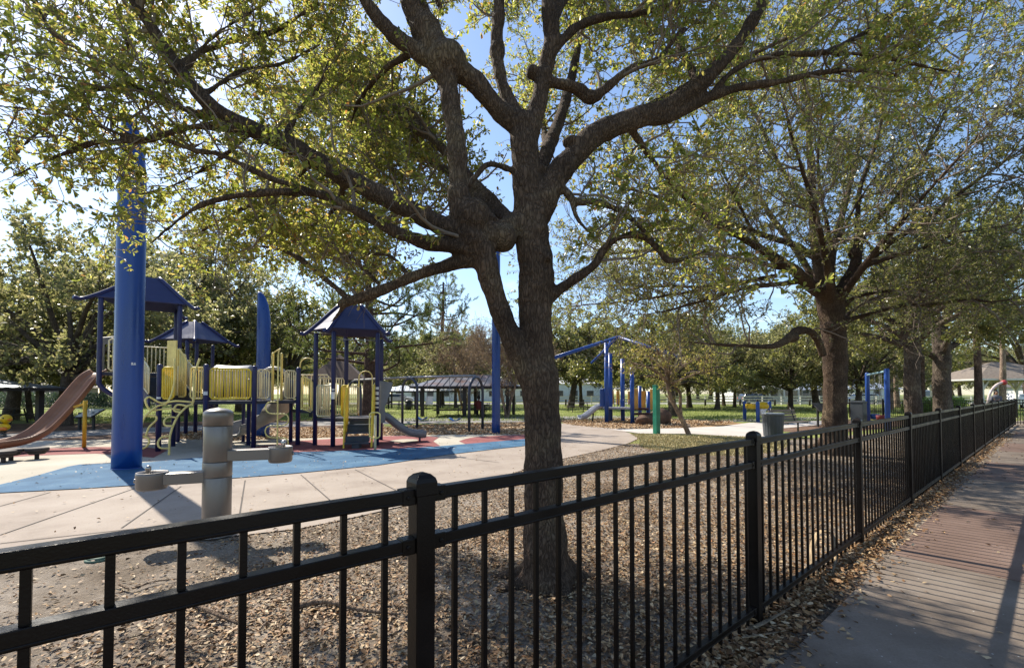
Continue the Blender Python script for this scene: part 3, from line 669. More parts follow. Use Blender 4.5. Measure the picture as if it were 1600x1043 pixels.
# roots running out from the trunk foot
b0 = G(856, 905)
for an, ln in ((-2.6, .55), (-1.2, .42), (.1, .5), (1.6, .5), (3.0, .5)):
    d_ = Vector((math.cos(an), math.sin(an), 0)); q = catmull([tuple(b0 + d_ * .08 + Vector((0, 0, .16))), tuple(b0 + d_ * .24 + Vector((0, 0, .03))), tuple(b0 + d_ * ln + Vector((0, 0, -.04)))], 5)
    t1.append((q, np.linspace(.10, .03, len(q))))
kn = [(P(817, 197, 3.62), .115, (1, 1, 1.1)), (P(698, 98, 3.52), .165, (1, 1, 1)), (P(850, 402, 3.47), .062, (1, .8, 1)), (P(738, 340, 3.41), .13, (1.1, 1, 1.2)), (P(777, 78, 3.71), .068, (1, 1, 1.5)),
      (P(893, 222, 3.6), .07, (1.2, 1, .8)), (P(922, 153, 3.72), .06, (1, 1, 1)), (P(832, 112, 3.65), .06, (1, 1, 1)), (P(785, 372, 3.45), .11, (1, 1, 1)), (P(1000, 187, 3.7), .06, (1.3, 1, .8))]
kn += [(P(858, 402, 3.42), .03, (1, .6, 1))]
trunk = limbs_obj('trunk', t1, m_oakbark, oak, .013, kn)
def tree_growth(limbs, parent, name, bark, leafm, step2, L2, k3, L3, nleaf, lsize, six=False, f0=.35, minr=0.0, keep=None, ar=.45, up2=.15, k3f=.15, endtwig=True, ends=True, r2=.35, r3=.0035, grav=0., rmax=.085, lf0=.2, deep=None):
    o2, tt2, r2s = [], [], []
    for p, r in limbs:
        if len(p) < 4: continue
        o_, t_, f_ = sample_poly(p, step2 * (1 if deep is None else ((.80 if p[-1, 0] < -2.2 else 1.4) if p[:, 1].max() > deep else 1.5)), f0)
        idx = np.clip((f_ * (len(r) - 1)).astype(int), 0, len(r) - 1); rr = r[idx]
        ok = rr < rmax
        o2.append(o_[ok]); tt2.append(t_[ok]); r2s.append(rr[ok])
        if ends: o2.append(p[-1:]); tt2.append(unit(p[-1:] - p[-2:-1])); r2s.append(r[-1:])
    o2 = np.concatenate(o2); tt2 = np.concatenate(tt2); r2s = np.concatenate(r2s)
    Ls = L2 * rng.uniform(.45, 1.25, len(o2))
    p2 = spawn(o2, tt2, Ls, 8, .5, 1., .26, up2, grav)
    if keep is not None:
        k = keep(p2.mean(1)); p2, r2s = p2[k], r2s[k]
    rad2 = np.clip(r2s * r2, .005, .02)[:, None] * np.linspace(1, .3, 8)[None]
    o3, t3, f3 = sample_on(p2, k3, k3f, 1.)
    L3s = L3 * rng.uniform(.5, 1.3, len(o3))
    p3 = spawn(o3, t3, L3s, 5, .6, 1., .3, .1, grav)
    rad3 = np.full((len(p3), 1), r3) * np.linspace(1, .45, 5)[None]
    V, Fc = join_np([tubes_np(p2, rad2, 5), tubes_np(p3, rad3, 3)])
    mesh_np('twigs', V, Fc, bark, parent, True)
    parts = [leaves_on(p3, nleaf, lsize, ar, lf0, six=six, keep=keep)]
    parts.append(leaves_on(p2, max(2, nleaf // 2), lsize, ar, .6, six=six, keep=keep))
    V, Fc = join_np(parts)
    mesh_np('crown', V, Fc, leafm, parent)
    return len(Fc)
camv = np.array([0, 0, EYE])
def keep1(o):
    """the crown thins out round the bare fork of the trunk and stays clear of the footway traffic"""
    c = np.array(P(775, 230, 3.55)); d_ = np.linalg.norm((o - c) / np.array([.62, .75, 1.0]), axis=1)
    low = (o[:, 2] > 2.35 + .25 * np.sin(o[:, 0] * 2.1)) 
    near_ = np.linalg.norm(o - camv, axis=1) > 3.05
    return (d_ > 1.) & low & near_ | ((d_ > .8) & (rng.uniform(size=len(o)) < .1) & low & near_)
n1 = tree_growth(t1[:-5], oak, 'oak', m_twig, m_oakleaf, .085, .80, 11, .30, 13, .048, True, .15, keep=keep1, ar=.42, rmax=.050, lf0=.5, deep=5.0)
print('oak leaves', n1)

# ---- the second oak further along the fence
T2 = [
 [(1306,725,11,74),(1304,695,11,50),(1304,660,11,43),(1305,600,11,43),(1305,560,11,44),(1303,520,11,45),(1298,480,11,48),(1292,450,11,44)],
 [(1296,470,11,34),(1284,440,11,27),(1280,409,11.1,24),(1274,373,11.2,21),(1271,330,11.3,18),(1268,280,11.4,15),(1264,200,11.6,12),(1258,110,11.8,9),(1250,0,12,6)],
 [(1290,460,10.9,28),(1266,446,10.7,23),(1244,424,10.4,20),(1215,406,10.1,18),(1186,387,9.8,14),(1150,366,9.5,12),(1100,338,9.2,10),(1050,315,8.9,8),(1000,300,8.6,6),(950,285,8.4,4)],
 [(1278,405,11.1,16),(1266,398,11.3,13),(1244,384,11.6,12),(1204,371,12,11),(1150,352,12.4,9),(1080,325,12.9,7),(1010,290,13.4,4)],
 [(1285,452,10.9,14),(1258,440,10.7,11),(1215,444,10.4,10),(1167,449,10,9),(1113,464,9.7,8),(1040,486,9.4,5),(990,492,9.2,3)],
 [(1215,430,10.4,8),(1167,440,11,7),(1100,448,11.6,6),(1040,447,12.2,5),(960,452,12.8,3)],
 [(1286,556,10.9,14),(1280,536,10.8,14),(1270,521,10.6,13),(1258,516,10.4,14),(1244,518,10.3,16),(1226,533,10.1,14),(1204,541,10,10),(1167,540,9.9,7),(1120,538,9.8,6),(1060,532,9.7,4)],
 [(1215,430,10.4,9),(1100,452,10.8,7),(1000,468,11.2,5),(900,478,11.6,3)],
 [(1244,424,10.4,11),(1120,398,11.5,8),(1000,392,12.3,6),(900,405,13,3)],
 [(1050,315,8.9,7),(990,350,9.4,5),(940,400,9.8,4),(900,440,10.2,2)],
 [(1301,480,10.8,14),(1300,445,10.7,12),(1299,420,10.7,11),(1300,391,10.7,10),(1290,340,10.7,8),(1281,300,10.7,8),(1278,240,10.6,6),(1285,170,10.6,5)],
 [(1300,395,10.7,7),(1318,360,10.5,6),(1335,325,10.3,6),(1365,280,10,5),(1400,240,9.8,4)],
 [(1306,470,10.9,26),(1316,450,10.8,22),(1331,424,10.7,21),(1339,402,10.7,19),(1343,373,10.7,17),(1360,352,10.6,14),(1390,322,10.5,12),(1412,295,10.4,11),(1440,250,10.3,10),(1470,190,10.1,9),(1500,110,10,7),(1520,30,10,5)],
 [(1341,380,10.7,12),(1340,340,10.8,10),(1345,290,11,9),(1370,220,11.2,8),(1385,150,11.4,6),(1400,70,11.7,4)],
 [(1308,470,10.8,22),(1325,442,10.6,16),(1353,413,10.3,14),(1390,380,10,13),(1426,358,9.7,12),(1459,336,9.5,12),(1488,311,9.2,10),(1530,280,9,8),(1580,245,8.8,7),(1640,205,8.6,5),(1700,160,8.4,3)],
 [(1312,512,10.8,14),(1328,499,10.7,11),(1368,488,10.4,9),(1404,478,10.1,9),(1459,475,9.8,9),(1514,467,9.5,8),(1550,471,9.3,8),(1600,464,9,6),(1660,455,8.8,4)],
 [(1312,485,10.9,12),(1331,467,10.8,9),(1368,457,10.6,8),(1441,447,10.2,6),(1477,427,10,5),(1532,420,9.8,4),(1600,400,9.5,3)],
 [(1318,500,11,10),(1331,486,11.2,8),(1368,465,11.8,7),(1425,450,12.5,6),(1480,452,13.2,4)],
 [(1350,418,10.3,10),(1360,413,10.2,9),(1404,398,9.8,9),(1448,386,9.5,8),(1495,365,9.2,7),(1568,353,8.9,6),(1640,340,8.7,4)],
 [(1296,470,11,18),(1300,400,11.8,14),(1320,320,12.8,11),(1340,240,13.8,7),(1350,170,14.6,4)],
 [(1290,470,11,16),(1250,400,12,12),(1200,330,13,9),(1160,260,14,5)],
 [(1300,470,10.8,18),(1290,400,9.8,14),(1270,320,8.8,11),(1240,220,8,8),(1210,110,7.3,5)],
 [(1310,470,10.8,16),(1370,390,9.6,13),(1440,310,8.6,10),(1530,210,7.7,7),(1620,100,7,4)],
 [(1266,330,11.4,9),(1225,270,11.6,8),(1190,200,11.8,7),(1160,120,12,5),(1140,40,12.3,3)],
 [(1186,387,9.8,8),(1160,330,9.5,7),(1130,270,9.2,6),(1090,200,9,5),(1060,120,8.8,3)],
]
oak2 = thing('oak_tree', 'spreading oak with many low limbs behind the fence, its trunk near the bench', 'tree', G(1304, 703))
t2 = [traced(b) for b in T2]
b0 = G(1304, 703)
for an in (-2.4, -.9, .6, 2.2):
    d_ = Vector((math.cos(an), math.sin(an), 0)); q = catmull([tuple(b0 + d_ * .15 + Vector((0, 0, .3))), tuple(b0 + d_ * .42 + Vector((0, 0, .05))), tuple(b0 + d_ * .9 + Vector((0, 0, -.08)))], 5)
    t2.append((q, np.linspace(.17, .05, len(q))))
limbs_obj('trunk', t2, m_oakbark, oak2, .032, [(P(1296, 512, 10.7), .17, (1, 1, .9)), (P(1238, 527, 10.2), .15, (1, 1, .8)), (P(1336, 395, 10.7), .15, (1, 1, 1))])
keep2 = lambda o: (o[:, 2] > 2.5 + .3 * np.sin(o[:, 0] * 1.3)) & (rng.uniform(size=len(o)) < np.clip((o[:, 2] - 2.2) / 1.2, .25, 1))
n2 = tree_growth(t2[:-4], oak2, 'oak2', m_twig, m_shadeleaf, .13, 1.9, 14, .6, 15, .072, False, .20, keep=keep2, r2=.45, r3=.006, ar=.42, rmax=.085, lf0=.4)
print('oak2 leaves', n2)

# ---- trees of the park: one of each kind, then copies
def generic(name, H, th, tr, spread, nl, k2, k3, nleaf, lsize, leafm, bark, lean=0., stems=1, crown_lo=.35, up=.35, flat=1., L2=None, L3=None):
    root = D.objects.new(name, None); COL.objects.link(root); WL[root.name] = Vector((0, 0, 0))
    limbs = []
    for s_ in range(stems):
        an = 2 * math.pi * s_ / max(1, stems) + .5; ln = lean if stems == 1 else .22
        dx, dy = math.cos(an) * ln, math.sin(an) * ln
        q = [(dx * th * f_ * (1 if stems == 1 else 1.6) + random.uniform(-.05, .05) * th * .3, dy * th * f_ * 1.6 + random.uniform(-.05, .05) * th * .3, th * f_) for f_ in (0, .25, .5, .75, 1)]
        q[0] = (q[0][0] + dx * .1, q[0][1] + dy * .1, -.08)
        rr = [tr * 1.45, tr * 1.05, tr * .95, tr * .92, tr * .85]
        c = catmull([(*a, b) for a, b in zip(q, rr)], 5); limbs.append((c[:, :3], c[:, 3]))
        top = np.array(q[-1])
        for i in range(max(2, nl // stems)):
            a = 2 * math.pi * (i + random.uniform(-.3, .3)) / max(2, nl // stems) + s_
            rise = (i + random.uniform(.1, .9)) / max(2, nl // stems) if stems == 1 else random.uniform(.25, 1.) ** .8; a = a * 1.0 if stems > 1 else i * 2.4 + random.uniform(-.3, .3); out = spread * math.sqrt(max(.06, 1 - (rise - .3) ** 2 * 1.5)) * random.uniform(.75, 1.05)
            st = top - np.array([0, 0, random.uniform(0, .28) * th * (1 - rise)])
            end = np.array([top[0] + math.cos(a) * out, top[1] + math.sin(a) * out, th + (H - th) * rise * .92 - (1 - rise) ** 2 * (th * (1 - crown_lo) * .55)])
            md1 = st * .66 + end * .34 + np.array([0, 0, (H - th) * .10]) + np.random.default_rng(i).normal(0, .25, 3) * .4
            md2 = st * .33 + end * .67 + np.array([0, 0, (H - th) * .08]) + np.random.default_rng(i + 50).normal(0, .25, 3) * .6
            c = catmull([(*st, tr * .55), (*md1, tr * .4), (*md2, tr * .26), (*end, tr * .10)], 5); limbs.append((c[:, :3], c[:, 3]))
    limbs_obj('trunk', limbs, bark, root, None, sides=10)
    tree_growth(limbs[0:], root, name, bark, leafm, k2, L2 or spread * .42, k3, L3 or spread * .17, nleaf, lsize, False, .30, ar=.55,
                keep=lambda o: (o[:, 2] > th * .78 + .35 * np.sin(o[:, 0] * 1.1 + o[:, 1])), r2=.5, r3=.008)
    return root
proto = {}
proto['oak'] = generic('oak_tree', 9, 2.6, .26, 5.6, 17, .30, 12, 15, .20, m_oliveleaf, m_farbark, .05)
proto['darkoak'] = generic('oak_tree', 8.8, 3.0, .30, 5.4, 17, .30, 12, 15, .21, m_shadeleaf, m_farbark, .12)
proto['lean'] = generic('oak_tree', 8, 3.2, .17, 4.2, 14, .30, 11, 13, .20, m_oliveleaf, m_farbark, .22)
proto['tall'] = generic('shade_tree', 13, 4, .28, 4.6, 20, .34, 11, 13, .20, m_oliveleaf, m_farbark, .04, up=.5)
proto['bare'] = generic('crape_myrtle', 6.5, 1.8, .07, 2.8, 12, .13, 10, 3, .07, m_tanleaf, m_palebark, stems=4, L2=1.1, L3=.6)
def pine(name, H, tr, cl, spread, barkm, tufts=36):
    root = D.objects.new(name, None); COL.objects.link(root); WL[root.name] = Vector((0, 0, 0))
    q = [(.12 * math.sin(f_ * 5), .1 * math.cos(f_ * 4), H * f_ - (.1 if f_ == 0 else 0)) for f_ in np.linspace(0, 1, 9)]
    rr = [tr * (1.2 if f_ == 0 else 1 - .75 * f_) for f_ in np.linspace(0, 1, 9)]
    c = catmull([(*a, b) for a, b in zip(q, rr)], 4); limbs = [(c[:, :3], c[:, 3])]
    zs = np.linspace(cl, 1, tufts)
    for i, f_ in enumerate(zs):
        a = i * 2.4 + random.uniform(-.4, .4); ln = spread * (1 - .75 * (f_ - cl) / (1 - cl)) * random.uniform(.3, 1.15)
        o_ = np.array([.12 * math.sin(f_ * 5), .1 * math.cos(f_ * 4), H * f_]); d_ = np.array([math.cos(a), math.sin(a), .12])
        pts = [o_, o_ + d_ * ln * .4 + [.2 * math.sin(i), .2 * math.cos(i * 3), -.25 + .3 * math.sin(i * 1.7)], o_ + d_ * ln * .75 + [.3 * math.cos(i), .3 * math.sin(i * 2), .1 * math.cos(i)], o_ + d_ * ln + [0, 0, .7 + .4 * math.sin(i * 2.3)]]
        r0 = tr * .28 * (1.1 - f_ * .7); c = catmull([(*p_, r_) for p_, r_ in zip(pts, (r0, r0 * .8, r0 * .5, r0 * .25))], 4); limbs.append((c[:, :3], c[:, 3]))
    limbs_obj('trunk', limbs, barkm, root, None, sides=12)
    o3, t3 = [], []
    for p_, r_ in limbs[1:]:
        o_, t_, _ = sample_poly(p_, .16, .45); o3.append(o_); t3.append(t_)
    o3 = np.concatenate(o3); t3 = np.concatenate(t3)
    p3 = spawn(o3, t3, 1.0 * rng.uniform(.5, 1.2, len(o3)), 5, .8, .9, .25, .25)
    V, Fc = tubes_np(p3, np.full((len(p3), 5), .012), 4); mesh_np('twigs', V, Fc, barkm, root, True)
    o_, t_, _ = sample_on(p3, 60, .3, 1.)
    N = len(o_); rn = rng.normal(size=(N, 3)); d_ = unit(t_ * .7 + rn * .6 + np.array([0, 0, .2])); l = rng.uniform(.16, .30, N)
    V, Fc = kite(o_, d_, rng.normal(size=(N, 3)), l, np.full(N, .030), 0.); mesh_np('crown', V, Fc, m_needle, root)
    return root
proto['pine'] = pine('pine_tree', 13, .36, .24, 5.4, m_pinebark, 52)
proto['palepine'] = pine('pine_tree', 15, .24, .52, 2.6, m_palebark, 24)
proto['redpine'] = pine('pine_tree', 15, .24, .50, 2.8, m_pinebark, 24)
used = set()
def place(kind, px, d, sc, rz, label, cat='tree', group=None, szc=None):
    o = proto[kind]
    if kind in used: o = copy_tree(o)
    used.add(kind)
    p = at(px, d); o.location = p; o.rotation_euler = (0, 0, rz); o.scale = (sc, sc, szc or sc)
    return tag(o, label, cat, group)
def base(py): return F * EYE / (py - 614)
BACK = 'trees across the park lawn'
for a in [
 ('oak', 100, base(664), 1.0, .3, 'bushy olive oak rising behind the brown slide', 'tree', BACK),
 ('darkoak', 17, base(657), .95, 1.0, 'dark oak standing beyond the small shelter at the left edge', 'tree', BACK),
 ('lean', 50, 25, .8, 2.0, 'thin curved tree between the left shelter and the brown slide', 'tree', BACK),
 ('oak', -60, 30, 1.15, 4.0, 'broad oak reaching in over the left edge of the lawn', 'tree', BACK),
 ('tall', 285, 30, 1.02, .5, 'tall grey green tree rising behind the high tower roof', 'tree', BACK),
 ('tall', 375, 36, .98, 2.2, 'tall thin-topped tree behind the curved blue mast', 'tree', BACK),
 ('darkoak', 330, 34, 1.0, 3.1, 'dark tree filling in behind the yellow bridge railing', 'tree', BACK),
 ('darkoak', 450, 38, 1.05, 4.4, 'dark tree behind the climbing pole of the play structure', 'tree', BACK),
 ('pine', 574, base(658), .92, .2, 'dark thick trunked pine behind the low hexagonal roof', 'pine tree', None),
 ('pine', 690, 54, 1.15, 2.5, 'pine with drooping dark boughs over the grey metal picnic roof', 'pine tree', None),
 ('bare', 792, base(652), 1.05, .4, 'bare brownish crape myrtle with several stems beside the round blue pole', 'tree', None),
 ('bare', 725, 33, 1.1, 1.9, 'bare twiggy crape myrtle behind the dark picnic roof', 'tree', None),
 ('oak', 689, 58, 1.0, 2.7, 'oak with a straight grey trunk seen under the picnic roof', 'tree', BACK),
 ('lean', 712, 44, .95, .9, 'leaning slim tree seen through the picnic shelter', 'tree', BACK),
 ('darkoak', 892, base(637), 1.05, 5.2, 'dark leaning oak on the lawn just right of the big trunk', 'tree', BACK),
 ('lean', 908, base(636), 1.1, 3.6, 'slim dark tree behind the small grey slide', 'tree', BACK),
 ('lean', 937, base(636), 1.0, 4.9, 'slim tree leaning left behind the blue climbing frame panel', 'tree', BACK),
 ('darkoak', 1050, base(651), .78, .7, 'thick dark trunked oak behind the thin leaning sapling', 'tree', BACK),
 ('oak', 1077, base(637), .95, 1.4, 'oak with a slanted trunk left of the white rail gap', 'tree', BACK),
 ('oak', 1120, base(640), .80, 5.6, 'stout oak in the middle of the green lawn', 'tree', BACK),
 ('lean', 1132, base(634), .95, 2.9, 'slender left leaning tree next to the stout lawn oak', 'tree', BACK),
 ('lean', 1147, base(636), .95, .1, 'slender tree just left of the blue game posts', 'tree', BACK),
 ('darkoak', 1191, base(629), 1.15, 2.0, 'far oak in front of the white porch house', 'tree', BACK),
 ('oak', 1235, base(640), .82, 3.3, 'straight trunked oak behind the slatted bench', 'tree', BACK),
 ('darkoak', 1275, 45, 1.0, .9, 'dark oak half hidden behind the second big trunk', 'tree', BACK),
 ('oak', 1340, 38, .95, 4.2, 'oak behind the toddler swing frame', 'tree', BACK),
 ('palepine', 1392, 40, 1.0, .3, 'pale pine trunk rising just behind the blue swing post', 'pine tree', None),
 ('palepine', 1402, 46, 1.05, 2.1, 'leaning pale pine trunk right of the blue swing post', 'pine tree', None),
 ('redpine', 1443, 34, .95, 1.2, 'reddish slim pine between the two rough fence trees', 'pine tree', None),
 ('palepine', 1483, 44, 1.0, 3.4, 'pale pine close behind the burred fence tree', 'pine tree', None),
 ('redpine', 1525, 33, 1.05, 4.6, 'dark slim pine in front of the picnic gazebo', 'pine tree', None),
 ('palepine', 1565, 38, 1.05, 5.5, 'pale pine beside the red tipped spray arch', 'pine tree', None),
 ('oak', 1500, 95, 1.3, 1.0, 'far oak beyond the gazebo roof', 'tree', BACK),
 ('darkoak', 1610, 48, 1.25, 2.4, 'dark oak at the right edge beyond the footway', 'tree', BACK),
 ('oak', 1420, 95, 1.3, 5.0, 'far oak beyond the parked vans', 'tree', BACK),
 ('oak', 1000, 98, 1.2, 3.9, 'far oak beyond the white rail fence behind the play deck', 'tree', BACK),
 ('darkoak', 845, 98, 1.2, 1.1, 'far dark oak hidden partly by the forked near trunk', 'tree', BACK),
 ('oak', 620, 100, 1.2, .4, 'far oak above the pale shelter roofs', 'tree', BACK),
 ('darkoak', 530, 56, 1.2, 5.9, 'far dark oak behind the brown gable shelter', 'tree', BACK),
 ('oak', 215, 52, 1.15, 4.1, 'far oak behind the information board and blue mast', 'tree', BACK),
 ('oak', 1090, 98, 1.3, .6, 'far oak above the white porch roof', 'tree', BACK),
 ('darkoak', 1300, 99, 1.3, 2.6, 'far dark oak above the low brown house', 'tree', BACK),
 ('darkoak', 160, 62, 1.2, 1.5, 'far dark oak above the clipped hedge', 'tree', BACK),
]: place(*a)
for i in range(34):
    px = -120 + 54 * i + random.uniform(-14, 14); d = random.uniform(105, 150)
    place('oak' if i % 3 else 'darkoak', px, d, random.uniform(1.5, 2.0), random.uniform(0, 6), 'tall tree in the far line beyond the road', 'tree', 'far trees beyond the road')
# two rough trunked trees standing along the fence
for nm, px, d, wpx, lab, burr in (('c', 1427, 17.6, 22, 'rough trunked tree right of the swing frame with a split top at the fence', False), ('d', 1473, 21.5, 22, 'burred knobbly trunked tree further along the fence', True)):
    r = thing('oak_tree', lab, 'tree', at(px, d)); b = at(px, d); w0 = wpx / 2 / F * d; lb = []
    lb.append((lambda c: (c[:, :3], c[:, 3]))(catmull([(b.x, b.y, -.1, w0 * 1.5), (b.x, b.y, .5, w0 * 1.1), (b.x - .05, b.y, 2, w0), (b.x, b.y, 3.3, w0 * .95), (b.x - .08, b.y, 4.4, w0 * .9), (b.x, b.y, 5.2, w0 * .7)], 5)))
    rg = np.random.default_rng(int(px))
    for i in range(15):
        a = i * 2.4; rise = rg.uniform(.0, 1); z0 = 3.0 + 1.8 * rise; ln = rg.uniform(3, 5.2) * (1 - .35 * rise)
        e_ = (b.x + math.cos(a) * ln, b.y + math.sin(a) * ln, z0 + .2 + 4.2 * rise)
        lb.append((lambda c: (c[:, :3], c[:, 3]))(catmull([(b.x, b.y, z0, w0 * .5), (b.x + math.cos(a) * ln * .3, b.y + math.sin(a) * ln * .3, z0 + .5 + rise, w0 * .34), (b.x + math.cos(a) * ln * .65, b.y + math.sin(a) * ln * .65, z0 + .6 + 2.4 * rise, w0 * .2), (*e_, w0 * .08)], 5)))
    limbs_obj('trunk', lb, m_farbark, r, .05, [((b.x + w0 * .8 * math.cos(k * 2.2), b.y - w0 * .8 * abs(math.sin(k * 2.2)), 1.6 + k * .55), w0 * .42, (1, 1, .8)) for k in range(5)] if burr else [((b.x + w0 * .6, b.y - w0 * .5, 2.9), w0 * .5, (1, 1, 1.4))])
    tree_growth(lb, r, 'row', m_farbark, m_shadeleaf, .26, 1.7, 12, .6, 15, .14, False, .25, ar=.5, keep=lambda o: o[:, 2] > 2.8 + .3 * np.sin(o[:, 0]), r2=.5, r3=.007)
# the thin leaning sapling by the green post
sp = thing('sapling', 'thin leaning young tree with sparse yellow leaves by the green post', 'young tree', G(1077, 680))
dS = base(680)
SP = [[(1079,686,dS,9),(1070,664,dS,8),(1058,640,dS,7),(1048,620,dS,6),(1043,598,dS,6),(1042,575,dS,4.5),(1050,550,dS,3.5),(1060,530,dS,2.5)],
      [(1064,652,dS,6),(1063,630,dS,5),(1062,612,dS,5),(1050,596,dS,4.5),(1040,570,dS,4),(1028,548,dS,3),(1012,532,dS,2)],
      [(1043,596,dS,4),(1030,583,dS-.5,3.5),(1010,572,dS-.9,3),(985,566,dS-1.2,2)],
      [(1044,590,dS,4),(1062,575,dS+.4,3.5),(1085,562,dS+.8,3),(1110,555,dS+1,2)],
      [(1050,598,dS,4),(1070,590,dS-.6,3),(1092,582,dS-1,2.5),(1115,578,dS-1.2,2)],
      [(1042,580,dS,3),(1020,560,dS+.6,3),(995,548,dS+1,2)]]
ts = [traced(b) for b in SP]
limbs_obj('trunk', ts, m_palebark, sp, None)
tree_growth(ts, sp, 'sap', m_palebark, m_yellowleaf, .11, .75, 7, .30, 3, .085, False, .38, r2=.6, r3=.005, ar=.6)
# low clipped hedges and bushes
def bush(name, c, size, n, lsz, m, label, cat='hedge', group=None):
    N = n; p = rng.uniform(-1, 1, (N, 3)); p = p[(np.abs(p) ** 4).sum(1) < 1.0]
    p = p * (1 + .12 * np.sin(p[:, :1] * 9) * np.cos(p[:, 1:2] * 7)); p = p * np.array(size) / 2 + np.array(c)
    d_ = unit(rng.normal(size=p.shape)); l = lsz * rng.uniform(.6, 1.3, len(p))
    V, Fc = kite(p, d_, unit(rng.normal(size=p.shape) + [0, 0, .6]), l, l * .55, .1)
    V[:, 2] = np.maximum(V[:, 2], .005)
    r = thing(name, label, cat, (c[0], c[1], 0), group); mesh_np('foliage', V, Fc, m, r)
    st = MB()
    for k in range(7): st.tube([(c[0] + size[0] * .3 * math.sin(k * 2.1), c[1] + size[1] * .2 * math.cos(k * 3), 0), (c[0] + size[0] * .36 * math.sin(k * 2.1 + .2), c[1] + size[1] * .3 * math.cos(k * 3), size[2] * .8)], .02, 5)
    st.build('stem', m_farbark, r)
m_hedge = island_mat('hedge_leaf', [(0, (.03, .055, .05)), (1, (.08, .12, .10))], .4, [(0, (.08, .14, .06)), (1, (.18, .25, .10))], tw=.3)
m_bright = island_mat('bright_leaf', [(0, (.10, .19, .03)), (1, (.22, .33, .07))], .45, [(0, (.25, .42, .05)), (1, (.45, .6, .12))], tw=.4)
bush('hedge', tuple(at(70, 48, .75)), (30, 1.6, 1.6), 26000, .16, m_hedge, 'long clipped blue green hedge beyond the left lawn')
bush('bush', tuple(at(1478, 33, .6)), (2.6, 1.4, 1.3), 7000, .12, m_bright, 'bright green round bush behind the fence by the gazebo', 'bush')
bush('bush', tuple(at(1432, 33.5, .5)), (1.8, 1.2, 1.1), 5000, .12, m_bright, 'small bright bush seen beside the split topped fence tree', 'bush')
# ------------------------------------------------------------------ main play structure
m_navy = mat('navy_paint', (.020, .024, .098), .38, var=.15, vs=3, bump=.08, bs=120)
m_roof = mat('navy_plastic', (.030, .036, .105), .45, var=.2, vs=2, bump=.1, bs=90)
m_mast = mat('royal_blue_paint', (.006, .050, .245), .30, var=.18, vs=1.2, bump=.05, bs=60, spec=.5, scale=(3, 3, .5))
m_beige = mat('beige_paint', (.84, .72, .45), .45, var=.12, vs=5)
m_yel = mat('yellow_paint', (.90, .63, .06), .42, var=.15, vs=4)
m_pyel = mat('pale_yellow_paint', (.92, .70, .24), .45, var=.15, vs=4)
m_deck = mat('deck_coating', (.035, .036, .055), .7, var=.25, vs=6, bump=.3, bs=120)
m_tread = mat('tread_coating', (.045, .055, .075), .7, var=.25, vs=6, bump=.3, bs=120)
m_brown = mat('brown_plastic', (.31, .152, .082), .38, var=.15, vs=2.5, bump=.05)
m_gray = mat('grey_plastic', (.19, .20, .225), .42, var=.15, vs=3, bump=.05)
m_tanp = mat('tan_plastic', (.31, .295, .27), .42, var=.15, vs=3, bump=.05)
m_white = mat('white_label', (.74, .74, .76), .5, var=.06)
m_steel = mat('galvanised_steel', (.32, .32, .33), .45, metal=.6, var=.2, vs=8)
m_rust = mat('slide_support_yellow', (.62, .36, .02), .45, var=.2, vs=3)
play = thing('play_structure', 'large playground structure with navy posts and roofs, yellow rails and slides', 'play structure', G(360, 703))
def part(mb, name, m, par=None, bevel=0): return mb.build(name, m, par or play, bevel=bevel)
def ppost(p, H, lab=None, r=.062):
    p = Vector((p[0], p[1], 0))
    o = MB().lathe([(r, -.05), (r, H - .05), (r * .92, H - .02), (r * .6, H), (.002, H + .008)], p, 16).build('post', m_navy, play)
    return o
def sticker(p, r, z, w_, h, par, toward=None):
    """a small white notice wrapped on the camera side of a post"""
    p = Vector((p[0], p[1], 0)); d = Vector((-p.x * .6, -p.y, 0)).normalized(); a0 = math.atan2(d.y, d.x); vs = []; k = 5; an = w_ / r / 2
    for j in range(k):
        a = a0 - an + 2 * an * j / (k - 1)
        for zz in (z - h / 2, z + h / 2): vs.append((p.x + (r + .003) * math.cos(a), p.y + (r + .003) * math.sin(a), zz))
    mb = MB(); mb.add(vs, [(2 * j, 2 * j + 2, 2 * j + 3, 2 * j + 1) for j in range(k - 1)], True)
    return mb.build('sticker', m_white, par)
def barrier(p0, p1, z0, z1, m, n=None, r=.016, z0b=None, z1b=None, inset=.09, name='barrier'):
    """railing panel with upright bars and rounded corners; z0b/z1b allow a sloping panel"""
    a, b = Vector((p0[0], p0[1], 0)), Vector((p1[0], p1[1], 0)); d = b - a; Ln = d.length; d /= Ln
    a = a + d * inset; b = b - d * inset; Ln = (b - a).length
    z0b = z0 if z0b is None else z0b; z1b = z1 if z1b is None else z1b
    n = n or max(3, int(Ln / .105)); mb = MB(); rr = .05
    def pt(f, top): return a + (b - a) * f + Vector((0, 0, (z1 + (z1b - z1) * f) if top else (z0 + (z0b - z0) * f)))
    f = rr / Ln
    loop = [pt(f, 1), pt(1 - f, 1), pt(1, 1) - Vector((0, 0, rr)), pt(1, 0) + Vector((0, 0, rr)), pt(1 - f, 0), pt(f, 0), pt(0, 0) + Vector((0, 0, rr)), pt(0, 1) - Vector((0, 0, rr)), pt(f, 1)]
    mb.tube(loop, r * 1.15, 8, cap=False)
    for i in range(1, n): mb.tube([pt(i / n, 0), pt(i / n, 1)], r * .95, 6)
    return part(mb, name, m)
